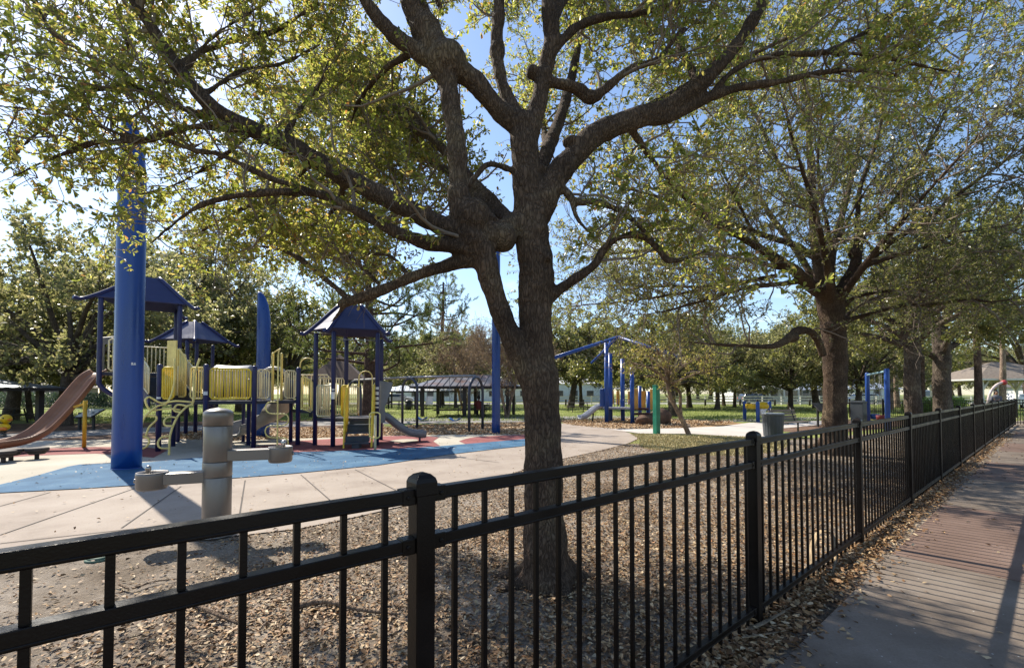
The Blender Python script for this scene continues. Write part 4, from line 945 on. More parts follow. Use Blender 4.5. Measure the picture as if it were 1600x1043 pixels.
def hoop(p, d, w_, z0, z1, m, r=.018, name='hoop_rail'):
    p = Vector((p[0], p[1], 0)); d = Vector((d[0], d[1], 0)).normalized(); pts = [p - d * w_ / 2 + Vector((0, 0, z0))]
    for i in range(9):
        a = math.pi * (1 - i / 8); pts.append(p + d * math.cos(a) * w_ / 2 + Vector((0, 0, z1 - w_ / 2 + math.sin(a) * w_ / 2)))
    pts.append(p + d * w_ / 2 + Vector((0, 0, z0)))
    return part(MB().tube(pts, r, 8), name, m)
def deck(poly, z, th=.09):
    o = MB().prism([tuple(p)[:2] for p in poly], z - th, z).build('deck', m_deck, play, bevel=.01); return o
def roof(c, corners, ze, zp, oh=.45, top=.16, m=m_roof, turn=.10):
    """hipped play roof: concave panels with raised ribs whose tips flick outwards"""
    c = Vector((c[0], c[1], 0)); n = len(corners); prof = [(0, 1.0), (.28, .69), (.54, .385), (.72, .19), (.82, .095), (.91, .035), (1, .06)]
    def pt(k, s, z): 
        q = Vector((corners[k][0], corners[k][1], 0)) - c; Lq = q.length; q /= Lq
        return c + q * (top * Lq + ((1 + oh / Lq) - top) * Lq * s) + Vector((0, 0, ze + (zp - ze) * z))
    vs = []; fs = []; K = len(prof)
    for k in range(n):
        for s, z in prof: vs.append(pt(k, s, z))
    for k in range(n):
        k2 = (k + 1) % n
        for i in range(K - 4): fs.append((k * K + i, k2 * K + i, k2 * K + i + 1, k * K + i + 1))
    fs.append(tuple(k * K for k in range(n)))
    mb = MB(); mb.add(vs, fs); o = mb.build('roof', m, play)
    so_ = o.modifiers.new('thick', 'SOLIDIFY'); so_.thickness = .03; so_.offset = 0
    for k in range(n):
        pts = [pt(k, s, z) + Vector((0, 0, .03)) for s, z in prof]; r_ = MB()
        q = catmull([tuple(x) for x in pts], 3); r_.tube(q, [.055] * len(q), 8); r_.build('rib', m_navy, o)
    return o
def chute(path, w_, h, name, m, ridge=False, par=None, th=.03, wlist=None):
    """slide bed: U section swept along a path"""
    q = catmull([tuple(p) for p in path], 6); n = len(q); mb = MB(); vs = []
    if ridge: sec = [(-.5, 1), (-.42, .25), (-.27, .0), (-.12, .12), (0, .42), (.12, .12), (.27, 0), (.42, .25), (.5, 1)]
    else: sec = [(-.5, 1), (-.43, .35), (-.28, .05), (0, 0), (.28, .05), (.43, .35), (.5, 1)]
    outer = [(x * 1.0 + (.06 if x > 0 else -.06) * (1 if abs(x) > .4 else 0), z) for x, z in sec]
    for i in range(n):
        t_ = Vector(q[min(i + 1, n - 1)] - q[max(i - 1, 0)]); t_.z *= 1; s_ = Vector((t_.y, -t_.x, 0)).normalized(); nrm = s_.cross(t_.normalized())
        if nrm.z < 0: nrm = -nrm
        c = Vector(q[i]); ww = w_
        ring = [c + s_ * x * ww + nrm * (z * h) for x, z in sec] + [c + s_ * x * ww + nrm * (z * h - (th if z < .9 else 0)) - (nrm * th if z < .9 else Vector((0, 0, 0))) for x, z in reversed(outer)]
        vs += ring
    k = len(sec) * 2; fs = []
    for i in range(n - 1):
        for j in range(k): fs.append((i * k + j, i * k + (j + 1) % k, (i + 1) * k + (j + 1) % k, (i + 1) * k + j))
    fs.append(tuple(reversed(range(k)))); fs.append(tuple(range((n - 1) * k, n * k)))
    mb.add(vs, fs, True); return part(mb, name, m, par)

# mid-level platform and bridge
f0, f1, f2, f3 = G(247, 706), G(320, 706), G(396, 701), G(465, 696)
b2, b3 = G(388, 696.5), G(454, 692)
b1 = f1 + Vector((-.62, 1.0, 0)); b0_ = f0 + Vector((-.45, 1.1, 0))
ZD, ZR = 1.30, 2.14
for p in (f0, f1, f2, f3): 
    o = ppost(p, 2.24)
    if p is f1: sticker(p, .062, 1.50, .10, .09, o)
    if p is f0: sticker(p, .062, 1.38, .10, .05, o)
for p in (b2, b3, b1, b0_): ppost(p, 1.9 if p in (b2, b3) else 2.2, r=.055)
deck([f0, f1, b1, b0_], ZD); deck([f1, f2, b2, b1], ZD); deck([f2, f3, b3, b2], ZD)
barrier(f1, f2, ZD + .06, ZR, m_yel, 14, .021)
barrier(b1, b2, ZD + .06, ZR, m_beige, 16)
mid = f2.lerp(f3, .5); dd = (f3 - f2).normalized()
barrier(f2, f2.lerp(f3, .38), ZD + .06, ZR, m_beige, 5, inset=.07)
barrier(f2.lerp(f3, .62), f3, ZD + .06, ZR, m_beige, 5, inset=.07)
barrier(b2, b2.lerp(b3, .35), ZD + .06, ZR, m_beige, 5)
barrier(b2.lerp(b3, .75), b3, ZD + .06, ZR, m_beige, 3)
hoop(f2.lerp(f3, .40), (.15, -1), .10, ZD, 2.62, m_pyel); hoop(f2.lerp(f3, .60), (.15, -1), .10, ZD, 2.62, m_pyel)
# looping pole climber in front of the gap
g_ = G(433, 704); mb = MB()
top_ = Vector((g_.x, g_.y, 0)) + Vector((.02, .25, 2.62))
mb.tube(catmull([tuple(mid + Vector((-.12, 0, 2.3))), tuple(mid + Vector((-.10, -.08, 2.56))), (g_.x, g_.y + .08, 2.66), (g_.x, g_.y, 2.5), (g_.x, g_.y, 1.5), (g_.x, g_.y, -.05)], 5), .019, 8)
part(mb, 'climbing_pole', m_pyel)
sc = []
for k in range(5):
    z = 1.27 - k * .31; s = -1 if k % 2 == 0 else 1
    sc += [(g_.x, g_.y, z), (g_.x + s * .20, g_.y - .02, z), (g_.x + s * .29, g_.y - .03, z - .08), (g_.x + s * .29, g_.y - .03, z - .20), (g_.x + s * .20, g_.y - .02, z - .29)]
sc.append((g_.x, g_.y, sc[-1][2] + .0)); sc[-1] = (g_.x - .28, g_.y - .03, -.03)
part(MB().tube(catmull(sc, 3), .017, 8), 'loop_climber', m_pyel)
# twisting yellow ladder at the left end of the platform
def tw(pts): return [tuple(P(x, y, d)) for x, y, d in pts]
rl = MB().tube(catmull(tw([(312, 560, 11.35), (303, 590, 11.3), (302, 627, 11.2), (293, 634, 11.1), (280.5, 646, 11), (273, 659, 10.95), (268, 672, 10.9), (265, 686, 10.85), (264, 713, 10.8)]), 4), .025, 8)
part(rl, 'ladder_rail', m_pyel)
rl = MB().tube(catmull(tw([(273, 560, 11.3), (272, 600, 11.25), (262, 628, 11.15), (246, 634, 11.0), (232, 645, 10.9), (224, 655, 10.85), (218, 680, 10.8), (217, 712, 10.75)]), 4), .025, 8)
part(rl, 'ladder_rail', m_pyel)
for lp in ([(300, 628, 11.2), (275, 626, 11.15), (252, 629, 11.1), (238, 622, 11), (232, 620, 10.95), (227, 626, 10.9), (236, 640, 10.95), (262, 638, 11.1), (281, 640, 11.05)],
           [(276, 652, 10.95), (264, 651, 10.9), (257, 656, 10.85), (258, 664, 10.85), (270, 665, 10.9)], [(227, 650, 10.9), (242, 649, 10.95), (244, 656, 10.95), (233, 667, 10.9), (228, 680, 10.85)],
           [(267, 681, 10.88), (254, 682, 10.84), (247, 690, 10.8), (250, 699, 10.8), (265, 700, 10.85)], [(218, 681, 10.85), (230, 683, 10.88), (233, 690, 10.9), (228, 698, 10.85), (218, 702, 10.8)],
           [(292, 634, 11.1), (277, 632, 11.05), (272, 641, 11), (284, 644, 11.03)]):
    part(MB().tube(catmull(tw(lp), 4), .022, 8), 'ladder_loop', m_pyel)

# high roofed tower at the left
A1, D1, E1, Q1 = Vector((-11.62, 12.6, 0)), Vector((-10.2, 13.7, 0)), Vector((-11.25, 14.95, 0)), Vector((-12.2, 14.15, 0))
Z1 = 2.1
for p in (D1, E1, Q1): ppost(p, 4.25)
aq = catmull([(A1.x, A1.y, 4.25), (A1.x, A1.y, 3.2), (A1.x, A1.y, 2.0), (A1.x + .02, A1.y + .02, 1.72), (A1.x + .22, A1.y + .2, 1.45), (A1.x + .5, A1.y + .4, 1.36), (A1.x + .62, A1.y + .5, 1.1), (A1.x + .66, A1.y + .52, -.05)], 5)
part(MB().tube(aq, .062, 14), 'post', m_navy)
deck([A1, D1, E1, Q1], Z1)
c1 = (A1 + D1 + E1 + Q1) / 4
roof(c1 + Vector((.25, -.1, 0)), [A1, D1, E1, Q1], 4.02, 5.02, .60, .20)
barrier(A1 + Vector((.08, .06, 0)), A1.lerp(D1, .42), Z1 + .05, 3.05, m_beige, 5, .02)
barrier(D1, E1, Z1 + .05, 3.0, m_beige); barrier(E1, Q1, Z1 + .05, 3.0, m_beige); 
pl = MB().plate([A1.lerp(Q1, .05) + Vector((0, 0, 2.15)), A1.lerp(Q1, .05) + Vector((0, 0, 3.08)), A1.lerp(Q1, .5) + Vector((0, 0, 3.2)), A1.lerp(Q1, .95) + Vector((0, 0, 3.08)), A1.lerp(Q1, .95) + Vector((0, 0, 2.9)), A1.lerp(Q1, .5) + Vector((0, 0, 3.0)), A1.lerp(Q1, .12) + Vector((0, 0, 2.9)), A1.lerp(Q1, .12) + Vector((0, 0, 2.15))], .06)
part(pl, 'slide_hood', m_gray)
# long brown double slide
s0 = Vector((-12.24, 13.3, 0))
chute([(s0.x, s0.y, 2.1), (s0.x - .02, s0.y - .3, 1.88), (s0.x - .03, s0.y - .9, 1.16), (s0.x - .05, s0.y - 1.4, .62), (s0.x - .06, s0.y - 1.75, .38), (s0.x - .08, s0.y - 2.15, .26), (s0.x - .12, s0.y - 2.9, .21)], .50, .13, 'brown_slide', m_brown, True)
g2 = Vector((-11.66, 12.25, 0))
sp_ = MB().tube([(g2.x, g2.y, -.03), (g2.x, g2.y, 1.30)], .045, 10); sp_.bar((g2.x, g2.y, 1.22), (g2.x - .3, g2.y, 1.12), .05, .05); part(sp_, 'slide_support', m_rust)
# stairs from the platform up to the tower
st0, st1 = (b0_.lerp(f0, .35) + Vector((.1, 0, 0))), A1.lerp(D1, .62)
sdir = (st1 - st0); sl_ = sdir.length; sdir.normalize(); sn = Vector((-sdir.y, sdir.x, 0))
for k in range(5):
    f_ = (k + .5) / 5; z = ZD + (Z1 - ZD) * (k + 1) / 6; c = st0 + sdir * sl_ * f_
    t_ = MB().box((c.x, c.y, z - .02), (sl_ / 5 + .04, .95, .04), math.atan2(sdir.y, sdir.x)); t_.box((c.x - sdir.x * sl_ / 10, c.y - sdir.y * sl_ / 10, z - .10), (.02, .95, .13), math.atan2(sdir.y, sdir.x))
    part(t_, 'stair_tread', m_tread)
for s in (-1, 1):
    o_ = sn * s * .52
    part(MB().plate([st0 + o_ + Vector((0, 0, ZD - .16)), st0 + o_ + Vector((0, 0, ZD + .12)), st1 + o_ + Vector((0, 0, Z1 + .12)), st1 + o_ + Vector((0, 0, Z1 - .16))], .04), 'stair_stringer', m_navy)
    barrier(st0 + o_, st1 + o_, ZD + .16, ZR + .02, m_beige, 14, .015, Z1 + .16, Z1 + .96, .03, 'stair_railing')
    q0 = st0 + o_ * .98
    pts = []
    for i in range(4):
        a_ = st0 + o_ + sdir * sl_ * (.25 + .2 * i); z = ZR + (Z1 + .96 - ZR) * (.25 + .2 * i)
        for j in range(7):
            an = math.pi * j / 6; pts.append(a_ - sdir * math.cos(an) * .11 + Vector((0, 0, z + .09 * math.sin(an))))
    part(MB().tube(pts, .014, 6), 'rail_scallop', m_pyel)
y0, y1 = at(261, 12.35), at(275, 12.3); py = MB().plate([y0 + Vector((0, 0, 1.30)), y0 + Vector((0, 0, 2.95)), y1 + Vector((0, 0, 2.95)), y1 + Vector((0, 0, 1.30))], .04)
part(py, 'yellow_panel', m_pyel)
barrier(y1 + Vector((.03, 0, 0)), at(291, 12.2), 1.4, 2.75, m_pyel, 5, .018, 1.4, 2.45, .02)
barrier(f0 + Vector((.02, 0, 0)), f0.lerp(f1, .36), ZD + .06, ZR + .02, m_yel, 6, .019, inset=.06)
barrier(f0.lerp(f1, .62), f1, ZD + .06, ZR + .02, m_pyel, 5, .017, inset=.06)
barrier(b0_, f0, ZD + .06, ZR, m_beige, 8)
# walkway to the small roofed tower behind
T3 = [G(290, 680), G(305, 678)]; T3 += [T3[1] + Vector((-.25, 1.25, 0)), T3[0] + Vector((-1.0, .95, 0))]
q3 = T3
for p in q3: ppost(p, 3.4)
c3 = sum(q3, Vector((0, 0, 0))) / 4
sq3 = [c3 + Vector((math.cos(a), math.sin(a), 0)) * .95 for a in (-2.5, -.95, .6, 2.2)]
deck(sq3, 1.5); roof(c3, sq3, 3.28, 4.15, .50, .22)
for k in range(4): barrier(sq3[k], sq3[(k + 1) % 4], 1.55, 2.35, m_beige, 9)
w0, w1 = b1.lerp(b0_, .3), sq3[1]
wd = (w1 - w0); wl = wd.length; wd.normalize(); wn = Vector((-wd.y, wd.x, 0)) * .45
part(MB().prism([tuple(w0 - wn)[:2], tuple(w0 + wn)[:2], tuple(w1 + wn)[:2], tuple(w1 - wn)[:2]], 1.28, 1.36), 'walkway', m_deck)
for s in (-1, 1): barrier(w0 + wn * s, w1 + wn * s, 1.42, 2.25, m_beige, 26, .014, 1.5, 2.35, .05)
# crawl tube and curved tan slide behind the bridge
tb = MB(); ax0, ax1 = Vector((-8.95, 13.55, 1.86)), Vector((-7.95, 13.75, 1.86)); tb.tube([ax0, ax0.lerp(ax1, .06), ax0.lerp(ax1, .5), ax0.lerp(ax1, .94), ax1], [.47, .50, .47, .50, .47], 22)
part(tb, 'crawl_tube', m_gray)
deck([b1, b1.lerp(b2, .75), b1.lerp(b2, .75) + Vector((-.55, 1.2, 0)), b1 + Vector((-.55, 1.2, 0))], ZD)
for p in (b1 + Vector((-.5, 1.12, 0)), b1.lerp(b2, .72) + Vector((-.5, 1.12, 0))): ppost(p, 1.36, r=.05)
hs = b2.lerp(b3, .55)
chute([(hs.x, hs.y - .05, 1.30), (hs.x - .02, hs.y + .45, 1.22), (hs.x - .22, hs.y + .95, .96), (hs.x - .62, hs.y + 1.22, .68), (hs.x - 1.05, hs.y + 1.05, .43), (hs.x - 1.28, hs.y + .62, .29), (hs.x - 1.34, hs.y + .2, .24)], .62, .32, 'curved_slide', m_tanp)
hd = MB()
for s in (-1, 1):
    e_ = hs + Vector((s * .33, .05, 0)); hd.plate([e_ + Vector((0, 0, 1.25)), e_ + Vector((0, 0, 2.05)), e_ + Vector((-.05, .5, 1.85)), e_ + Vector((-.08, .6, 1.2))], .05)
hq = [hs + Vector((.36 * math.cos(math.pi * j / 8), .05, 1.98 + .26 * math.sin(math.pi * j / 8))) for j in range(9)]
hd.tube(hq, .06, 8); part(hd, 'slide_hood', m_tanp)

# low tower at the right with five roof posts
A2, D2, E2, C2_, B2 = G(520, 699), G(588.7, 696.5), G(595, 688), G(540, 689.5), G(492, 696)
ZL = .80
for p in (A2, D2, E2, C2_, B2):
    o = ppost(p, 3.22)
    if p is A2: sticker(p, .062, 1.44, .10, .20, o); sticker(p, .062, 1.60, .07, .05, o)
    if p is D2:
        for z, h in ((1.64, .09), (1.50, .12), (1.35, .11), (1.22, .10), (1.10, .05)): sticker(p, .062, z, .10, h * .8, o)
deck([A2, D2, E2, C2_, B2], ZL)
c2 = (A2 + D2 + E2 + C2_ + B2) / 5
roof(c2 + Vector((0, -.05, 0)), [A2, D2, E2, C2_, B2], 3.12, 4.06, .42, .34)
tq = MB().tube([A2 + Vector((0, 0, 3.0)), D2 + Vector((0, 0, 3.0))], .012, 6); part(tq, 'tie_rod', m_steel)
barrier(B2, A2, ZL + .05, 1.72, m_beige, 7, .018, inset=.07)
barrier(C2_, B2, ZL + .05, 1.95, m_beige, 10, .016)
barrier(C2_, C2_.lerp(E2, .45), ZL + .05, 1.72, m_beige, 5, .017)
hoop(C2_.lerp(E2, .55), (1, 0), .42, ZL, 2.2, m_pyel)
barrier(A2 + Vector((.07, .3, 0)), A2.lerp(D2, .32) + Vector((0, .1, 0)), ZL + .05, 1.72, m_yel, 4, .019, inset=.05)
barrier(A2.lerp(D2, .86) + Vector((0, .15, 0)), D2 + Vector((-.03, .3, 0)), ZL + .05, 1.78, m_pyel, 3, .018, inset=.02)
hoop(b3.lerp(B2, .55) + Vector((0, .2, 0)), (1, .2), .42, ZD, 2.55, m_pyel)
# short steps between bridge and low tower
deck([f3, B2 + Vector((0, -.02, 0)), C2_.lerp(B2, .5), b3], 1.02)
barrier(f3, B2, 1.06, 2.0, m_pyel, 6, .017, .95, 1.85)
barrier(b3, C2_.lerp(B2, .5), 1.06, 2.05, m_beige, 8, .016)
# front steps of the low tower
sx0, sx1 = A2.lerp(D2, .36), A2.lerp(D2, .90); out = Vector((.12, -1, 0)).normalized()
for k, (z, o_) in enumerate(((.62, .10), (.42, .28), (.16, .52))):
    a_, b_ = sx0 + out * o_, sx1 + out * o_
    t_ = MB().bar(a_ + Vector((0, 0, z)), b_ + Vector((0, 0, z)), .26, .045); t_.bar(a_ + out * -.12 + Vector((0, 0, z + .10)), b_ + out * -.12 + Vector((0, 0, z + .10)), .02, .16)
    if k == 2: t_.bar(a_.lerp(b_, .5) + Vector((-.1, 0, .07)), a_.lerp(b_, .5) + Vector((.1, 0, .07)), .2, .14)
    part(t_, 'step', m_tread, bevel=.006)
for e_, mm in ((sx0 + Vector((-.04, 0, 0)), m_yel), (sx1 + Vector((.05, 0, 0)), m_yel)):
    part(MB().plate([e_ + Vector((0, 0, .62)), e_ + Vector((0, 0, 1.74)), e_ + out * .12 + Vector((0, 0, 1.66)), e_ + out * .36 + Vector((0, 0, 1.28)), e_ + out * .46 + Vector((0, 0, .0)), e_ + out * .38 + Vector((0, 0, .0)), e_ + out * .26 + Vector((0, 0, .35))], .035), 'step_side_panel', mm)
hp = G(586, 704); hm_ = MB().tube([(hp.x, hp.y, -.03), (hp.x, hp.y, .92)], .035, 10); part(hm_, 'handrail_post', m_beige)
lq = []
for j in range(17):
    a = 2 * math.pi * j / 16; lq.append((hp.x + .135 * max(-1, min(1, 1.4 * math.cos(a))), hp.y - .04, .67 + .33 * max(-1, min(1, 1.25 * math.sin(a)))))
part(MB().tube(lq, .018, 8, cap=False), 'handrail_loop', m_pyel)
# grey slide off the right side
sm_ = D2.lerp(E2, .45); sv = Vector((.93, .36, 0)).normalized(); sw = Vector((-sv.y, sv.x, 0))
chute([sm_ + Vector((0, 0, .80)), sm_ + sv * .2 + Vector((0, 0, .74)), sm_ + sv * .55 + Vector((0, 0, .46)), sm_ + sv * .85 + Vector((0, 0, .27)), sm_ + sv * 1.15 + Vector((0, 0, .20)), sm_ + sv * 1.38 + Vector((0, 0, .19))], .52, .17, 'grey_slide', m_gray)
for s in (-1, 1):
    e_ = sm_ + sw * s * .30
    part(MB().plate([e_ + Vector((0, 0, .62)), e_ + Vector((0, 0, 1.86)), e_ + sv * .36 + Vector((0, 0, 1.82)), e_ + sv * .34 + Vector((0, 0, 1.66)), e_ + sv * .14 + Vector((0, 0, 1.1)), e_ + sv * .16 + Vector((0, 0, .66))], .05), 'slide_hood', m_gray)
le = sm_ + sv * 1.22; part(MB().tube([(le.x, le.y, -.03), (le.x, le.y, .2)], .03, 8), 'slide_support', m_navy)

# ---- shade masts
def mast(g, w_, d_, H, bend, label, fr=1.0):
    o = thing('shade_mast', label, 'mast', g); mb = MB(); zs = list(np.linspace(-.05, H * .72, 12)) + list(np.linspace(H * .75, H, 14)); n = 28; rings = []
    for z in zs:
        f_ = max(0, (z - H * .72) / (H * .28)); wz = w_ / 2 * (1 - .04 * z / H) * (math.sqrt(max(.0, 1 - (f_ * .985) ** 2.6)) if bend else (1 if f_ < .96 else .8)); cx = -(w_ / 2 - wz) * bend
        rings.append((cx, wz, z))
    vs = []; fs = []
    for cx, wz, z in rings:
        for j in range(n):
            a = 2 * math.pi * j / n; vs.append((g.x + cx + wz * math.cos(a) * fr, g.y + wz * d_ / w_ * math.sin(a), z))
    for i in range(len(rings) - 1):
        for j in range(n): fs.append((i * n + j, i * n + (j + 1) % n, (i + 1) * n + (j + 1) % n, (i + 1) * n + j))
    fs.append(tuple(reversed(range(n)))); fs.append(tuple(range((len(rings) - 1) * n, len(rings) * n)))
    mb.add(vs, fs, True); pole = mb.build('pole', m_mast, o)
    bp = MB().lathe([(w_ / 2 + .012, 0), (w_ / 2 + .012, .03), (w_ / 2 + .002, .045)], (g.x, g.y, 0), 28, sy=d_ / w_); bp.build('base_collar', m_mast, o)
    return o, pole
g1 = G(198, 738); g1 = at(200.5, 8.87)
mast1, pole1 = mast(g1, .52, .40, 7.15, .8, 'tall thick royal blue mast with small white stickers at the edge of the blue surface')
def mpatch(px0, py0, px1, py1, nm='sticker'):
    """small label lying on the curved face of the mast"""
    k = 4; vs = []
    for j in range(k + 1):
        px = px0 + (px1 - px0) * j / k; a = (px - CX) / F; rx, ry = .26 * .985 + .006, .20 * .985 + .006
        A_ = (a / rx) ** 2 + 1 / ry ** 2; B_ = -2 * (a * g1.x / rx ** 2 + g1.y / ry ** 2); C_ = (g1.x / rx) ** 2 + (g1.y / ry) ** 2 - 1
        y = (-B_ - math.sqrt(max(0, B_ * B_ - 4 * A_ * C_))) / (2 * A_)
        for py in (py1, py0):
            q = P(px, py, y); vs.append((q.x, y, q.z))
    mb = MB(); mb.add(vs, [(2 * j, 2 * j + 2, 2 * j + 3, 2 * j + 1) for j in range(k)], True); return mb.build(nm, m_white, mast1)
mpatch(206, 541, 215, 554); mpatch(205, 566, 213, 570); mpatch(218.5, 556, 222, 560); mpatch(219, 561, 223, 570)
mast(G(410, 683.5), .45, .36, 4.95, 1.0, 'curved top royal blue mast rising behind the climbing bridge')
mast(G(775, 678), .31, .31, 6.9, 0., 'slim round royal blue mast standing in the wood chips right of the swings')
# ------------------------------------------------------------------ things round the playground
m_fount = mat('bronze_powder_coat', (.20, .184, .172), .38, metal=.5, var=.03, vs=1.2, bump=.0, fine=.015)
m_chrome = mat('worn_chrome', (.42, .41, .40), .28, metal=.9, var=.2, vs=20)
fb = G(338, 836)
ft = thing('drinking_fountain', 'grey brown metal drinking fountain with two round bowls on side arms', 'drinking fountain', fb)
x, y = fb.x, fb.y
MB().lathe([(.134, 0), (.134, .62)], (x, y, 0), 36).build('lower_column', m_fount, ft, bevel=.004)
MB().lathe([(.136, .623), (.136, .78)], (x, y, 0), 36).build('collar_band', m_fount, ft, bevel=.004)
MB().lathe([(.133, .783), (.133, 1.155)], (x, y, 0), 36).build('upper_column', m_fount, ft, bevel=.004)
MB().lathe([(.138, 1.158), (.138, 1.290), (.134, 1.302), (.110, 1.322), (.07, 1.336), (.03, 1.341), (.002, 1.35)], (x, y, 0), 36).build('domed_cap', m_fount, ft)
MB().lathe([(.20, 0), (.20, .012), (.15, .022)], (x, y, .016), 36).build('base_flange', m_fount, ft)
def bowl(ang, reach, ztop, bw):
    d = Vector((math.cos(ang), math.sin(ang), 0)); c = Vector((x, y, 0)) + d * reach
    MB().bar(Vector((x, y, ztop - .075)) + d * .10, c - d * bw * .6 + Vector((0, 0, ztop - .075)), .15, .115).build('arm', m_fount, ft, bevel=.008)
    b = MB().lathe([(bw * .90, ztop - .17), (bw * .985, ztop - .15), (bw, ztop - .02), (bw * .985, ztop), (bw * .90, ztop), (bw * .82, ztop - .02), (bw * .4, ztop - .045), (.012, ztop - .05)], (c.x, c.y, 0), 32).build('bowl', m_fount, ft)
    q = c + d * bw * .25; MB().lathe([(.022, ztop - .05), (.020, ztop + .015), (.026, ztop + .02), (.026, ztop + .055), (.016, ztop + .066), (.003, ztop + .07)], (q.x, q.y, 0), 14).build('bubbler', m_chrome, b)
    bq = c + d * bw * .99; MB().lathe([(.022, 0), (.022, .012)], (0, 0, 0), 14).build('push_button', m_chrome, b).matrix_basis = Matrix.Translation((bq.x - 0, bq.y, ztop - .08)) @ d.to_track_quat('Z', 'Y').to_matrix().to_4x4()
bowl(R(203), .56, .705, .135); bowl(R(18), .60, .915, .122)

# stepping pods
m_pod = mat('dark_brown_rubber', (.055, .042, .038), .75, var=.25, bump=.3)
for px, py, lab in ((57.5, 718, 'dark stepping pod standing alone in front of the brown slide'), (17, 720.5, 'dark stepping pod in the middle near the left edge'), (5, 724, 'dark stepping pod cut by the left edge of the view')):
    g = G(px, py); o = thing('stepping_pod', lab, 'stepping pod', g, 'stepping pods by the brown slide')
    MB().lathe([(.195, .20), (.20, .215), (.20, .262), (.185, .275), (.002, .278)], g, 24).build('top', m_pod, o)
    MB().lathe([(.125, .13), (.15, .15), (.15, .20)], g, 20).build('collar', m_pod, o)
    MB().lathe([(.04, 0), (.04, .13)], g, 12).build('stem', m_pod, o)
# spring rider at the left edge
m_orange = mat('orange_plastic', (.70, .18, .02), .4); m_yp = mat('bright_yellow_plastic', (.78, .48, .01), .35); m_dk = mat('dark_metal', (.03, .03, .032), .5, metal=.4)
g = G(4, 683); sr = thing('spring_rider', 'bright yellow spring rider toy beside the left shelter', 'spring rider', g)
MB().sphere((g.x - .02, g.y, .36), .17, 16, 10, (1.5, .8, .85)).sphere((g.x - .2, g.y, .44), .09, 12, 8, (1, .7, 1.2)).build('body', m_yp, sr)
h = MB().sphere((g.x + .10, g.y, .63), .155, 16, 10, (1.05, .9, 1)).build('head', m_yp, sr)
MB().sphere((g.x + .25, g.y - .02, .60), .06, 10, 6, (1.4, 1, .5)).build('beak', m_orange, h)
MB().sphere((g.x + .15, g.y - .13, .66), .025, 8, 6).build('eye', m_dk, h)
MB().sphere((g.x + .12, g.y - .10, .30), .09, 10, 6, (1.6, .6, .7)).build('seat', m_orange, sr)
MB().tube([(g.x + .06, g.y - .2, .50), (g.x + .06, g.y + .2, .50)], .016, 8).build('handle', m_dk, sr)
MB().tube([(g.x + .09 * math.cos(k * .7), g.y + .09 * math.sin(k * .7), .01 + k * .0058) for k in range(40)], .012, 6).build('spring', m_dk, sr)
# information boards
m_art = mat('printed_panel', (.32, .36, .42), .35, var=.5, vs=9, col2=(.60, .58, .50)); m_frame = mat('board_frame', (.022, .022, .024), .5)
ib = thing('information_board', 'low tilted black information board on two legs behind the yellow slide support', 'information board', G(135, 672))
for px, py in ((124, 672), (146, 671.5)):
    g = G(px, py); MB().box((g.x, g.y, .36), (.075, .075, .74)).build('leg', m_frame, ib)
a, b = G(122, 672), G(150, 671.5); up = Vector((.12, .5, .30))
pa = [a + Vector((0, -.22, .52)), b + Vector((0, -.22, .52)), b + Vector((.12, .28, .84)), a + Vector((.12, .28, .84))]
bo = MB().plate(pa, .05).build('board', m_frame, ib); cc = sum(pa, Vector((0, 0, 0))) / 4; nn = (pa[1] - pa[0]).cross(pa[3] - pa[0]).normalized()
MB().plate([cc + (p - cc) * .9 + nn * .028 for p in pa], .004).build('printed_sheet', m_art, bo)
ib2 = thing('information_board', 'black tilted sign on a single post left of the second big oak trunk', 'information board', at(1277, 20))
g = at(1277, 20); MB().box((g.x, g.y, .42), (.07, .07, .84)).build('post', m_frame, ib2)
MB().plate([g + Vector((-.1, -.28, .70)), g + Vector((.55, -.28, .70)), g + Vector((.55, .22, 1.05)), g + Vector((-.1, .22, 1.05))], .05).build('board', m_frame, ib2)

# swing frame with arches
m_arch = mat('slate_paint', (.045, .055, .085), .42, var=.2)
ar = [(G(733, 676.5), G(754, 672.5), 2.12), (at(629, 19.2), at(652, 18.6), 2.12), (at(544, 23.3), at(564, 22.6), 2.12)]
sf = thing('swing_set', 'long swing frame of three dark arches under one steel top beam', 'swing frame', (ar[1][0] + ar[1][1]) / 2)
tops = []
for p, q, H in ar:
    c = (p + q) / 2; w_ = (q - p).length; d = (q - p).normalized(); pts = [(p.x, p.y, -.04), (p.x, p.y, H - w_ / 2)]
    for j in range(1, 12):
        a = math.pi * (1 - j / 12); v = c + d * math.cos(a) * w_ / 2; pts.append((v.x, v.y, H - w_ / 2 + math.sin(a) * w_ / 2))
    pts += [(q.x, q.y, H - w_ / 2), (q.x, q.y, -.04)]
    MB().tube(pts, .055, 10).build('arch', m_arch, sf); tops.append(Vector((c.x, c.y, H + .05)))
MB().tube([tops[0], tops[1], tops[2]], .05, 10).build('top_beam', m_steel, sf)
m_seatb = mat('blue_swing_rubber', (.06, .20, .50), .5); m_chain = mat('chain_steel', (.20, .20, .21), .5, metal=.7)
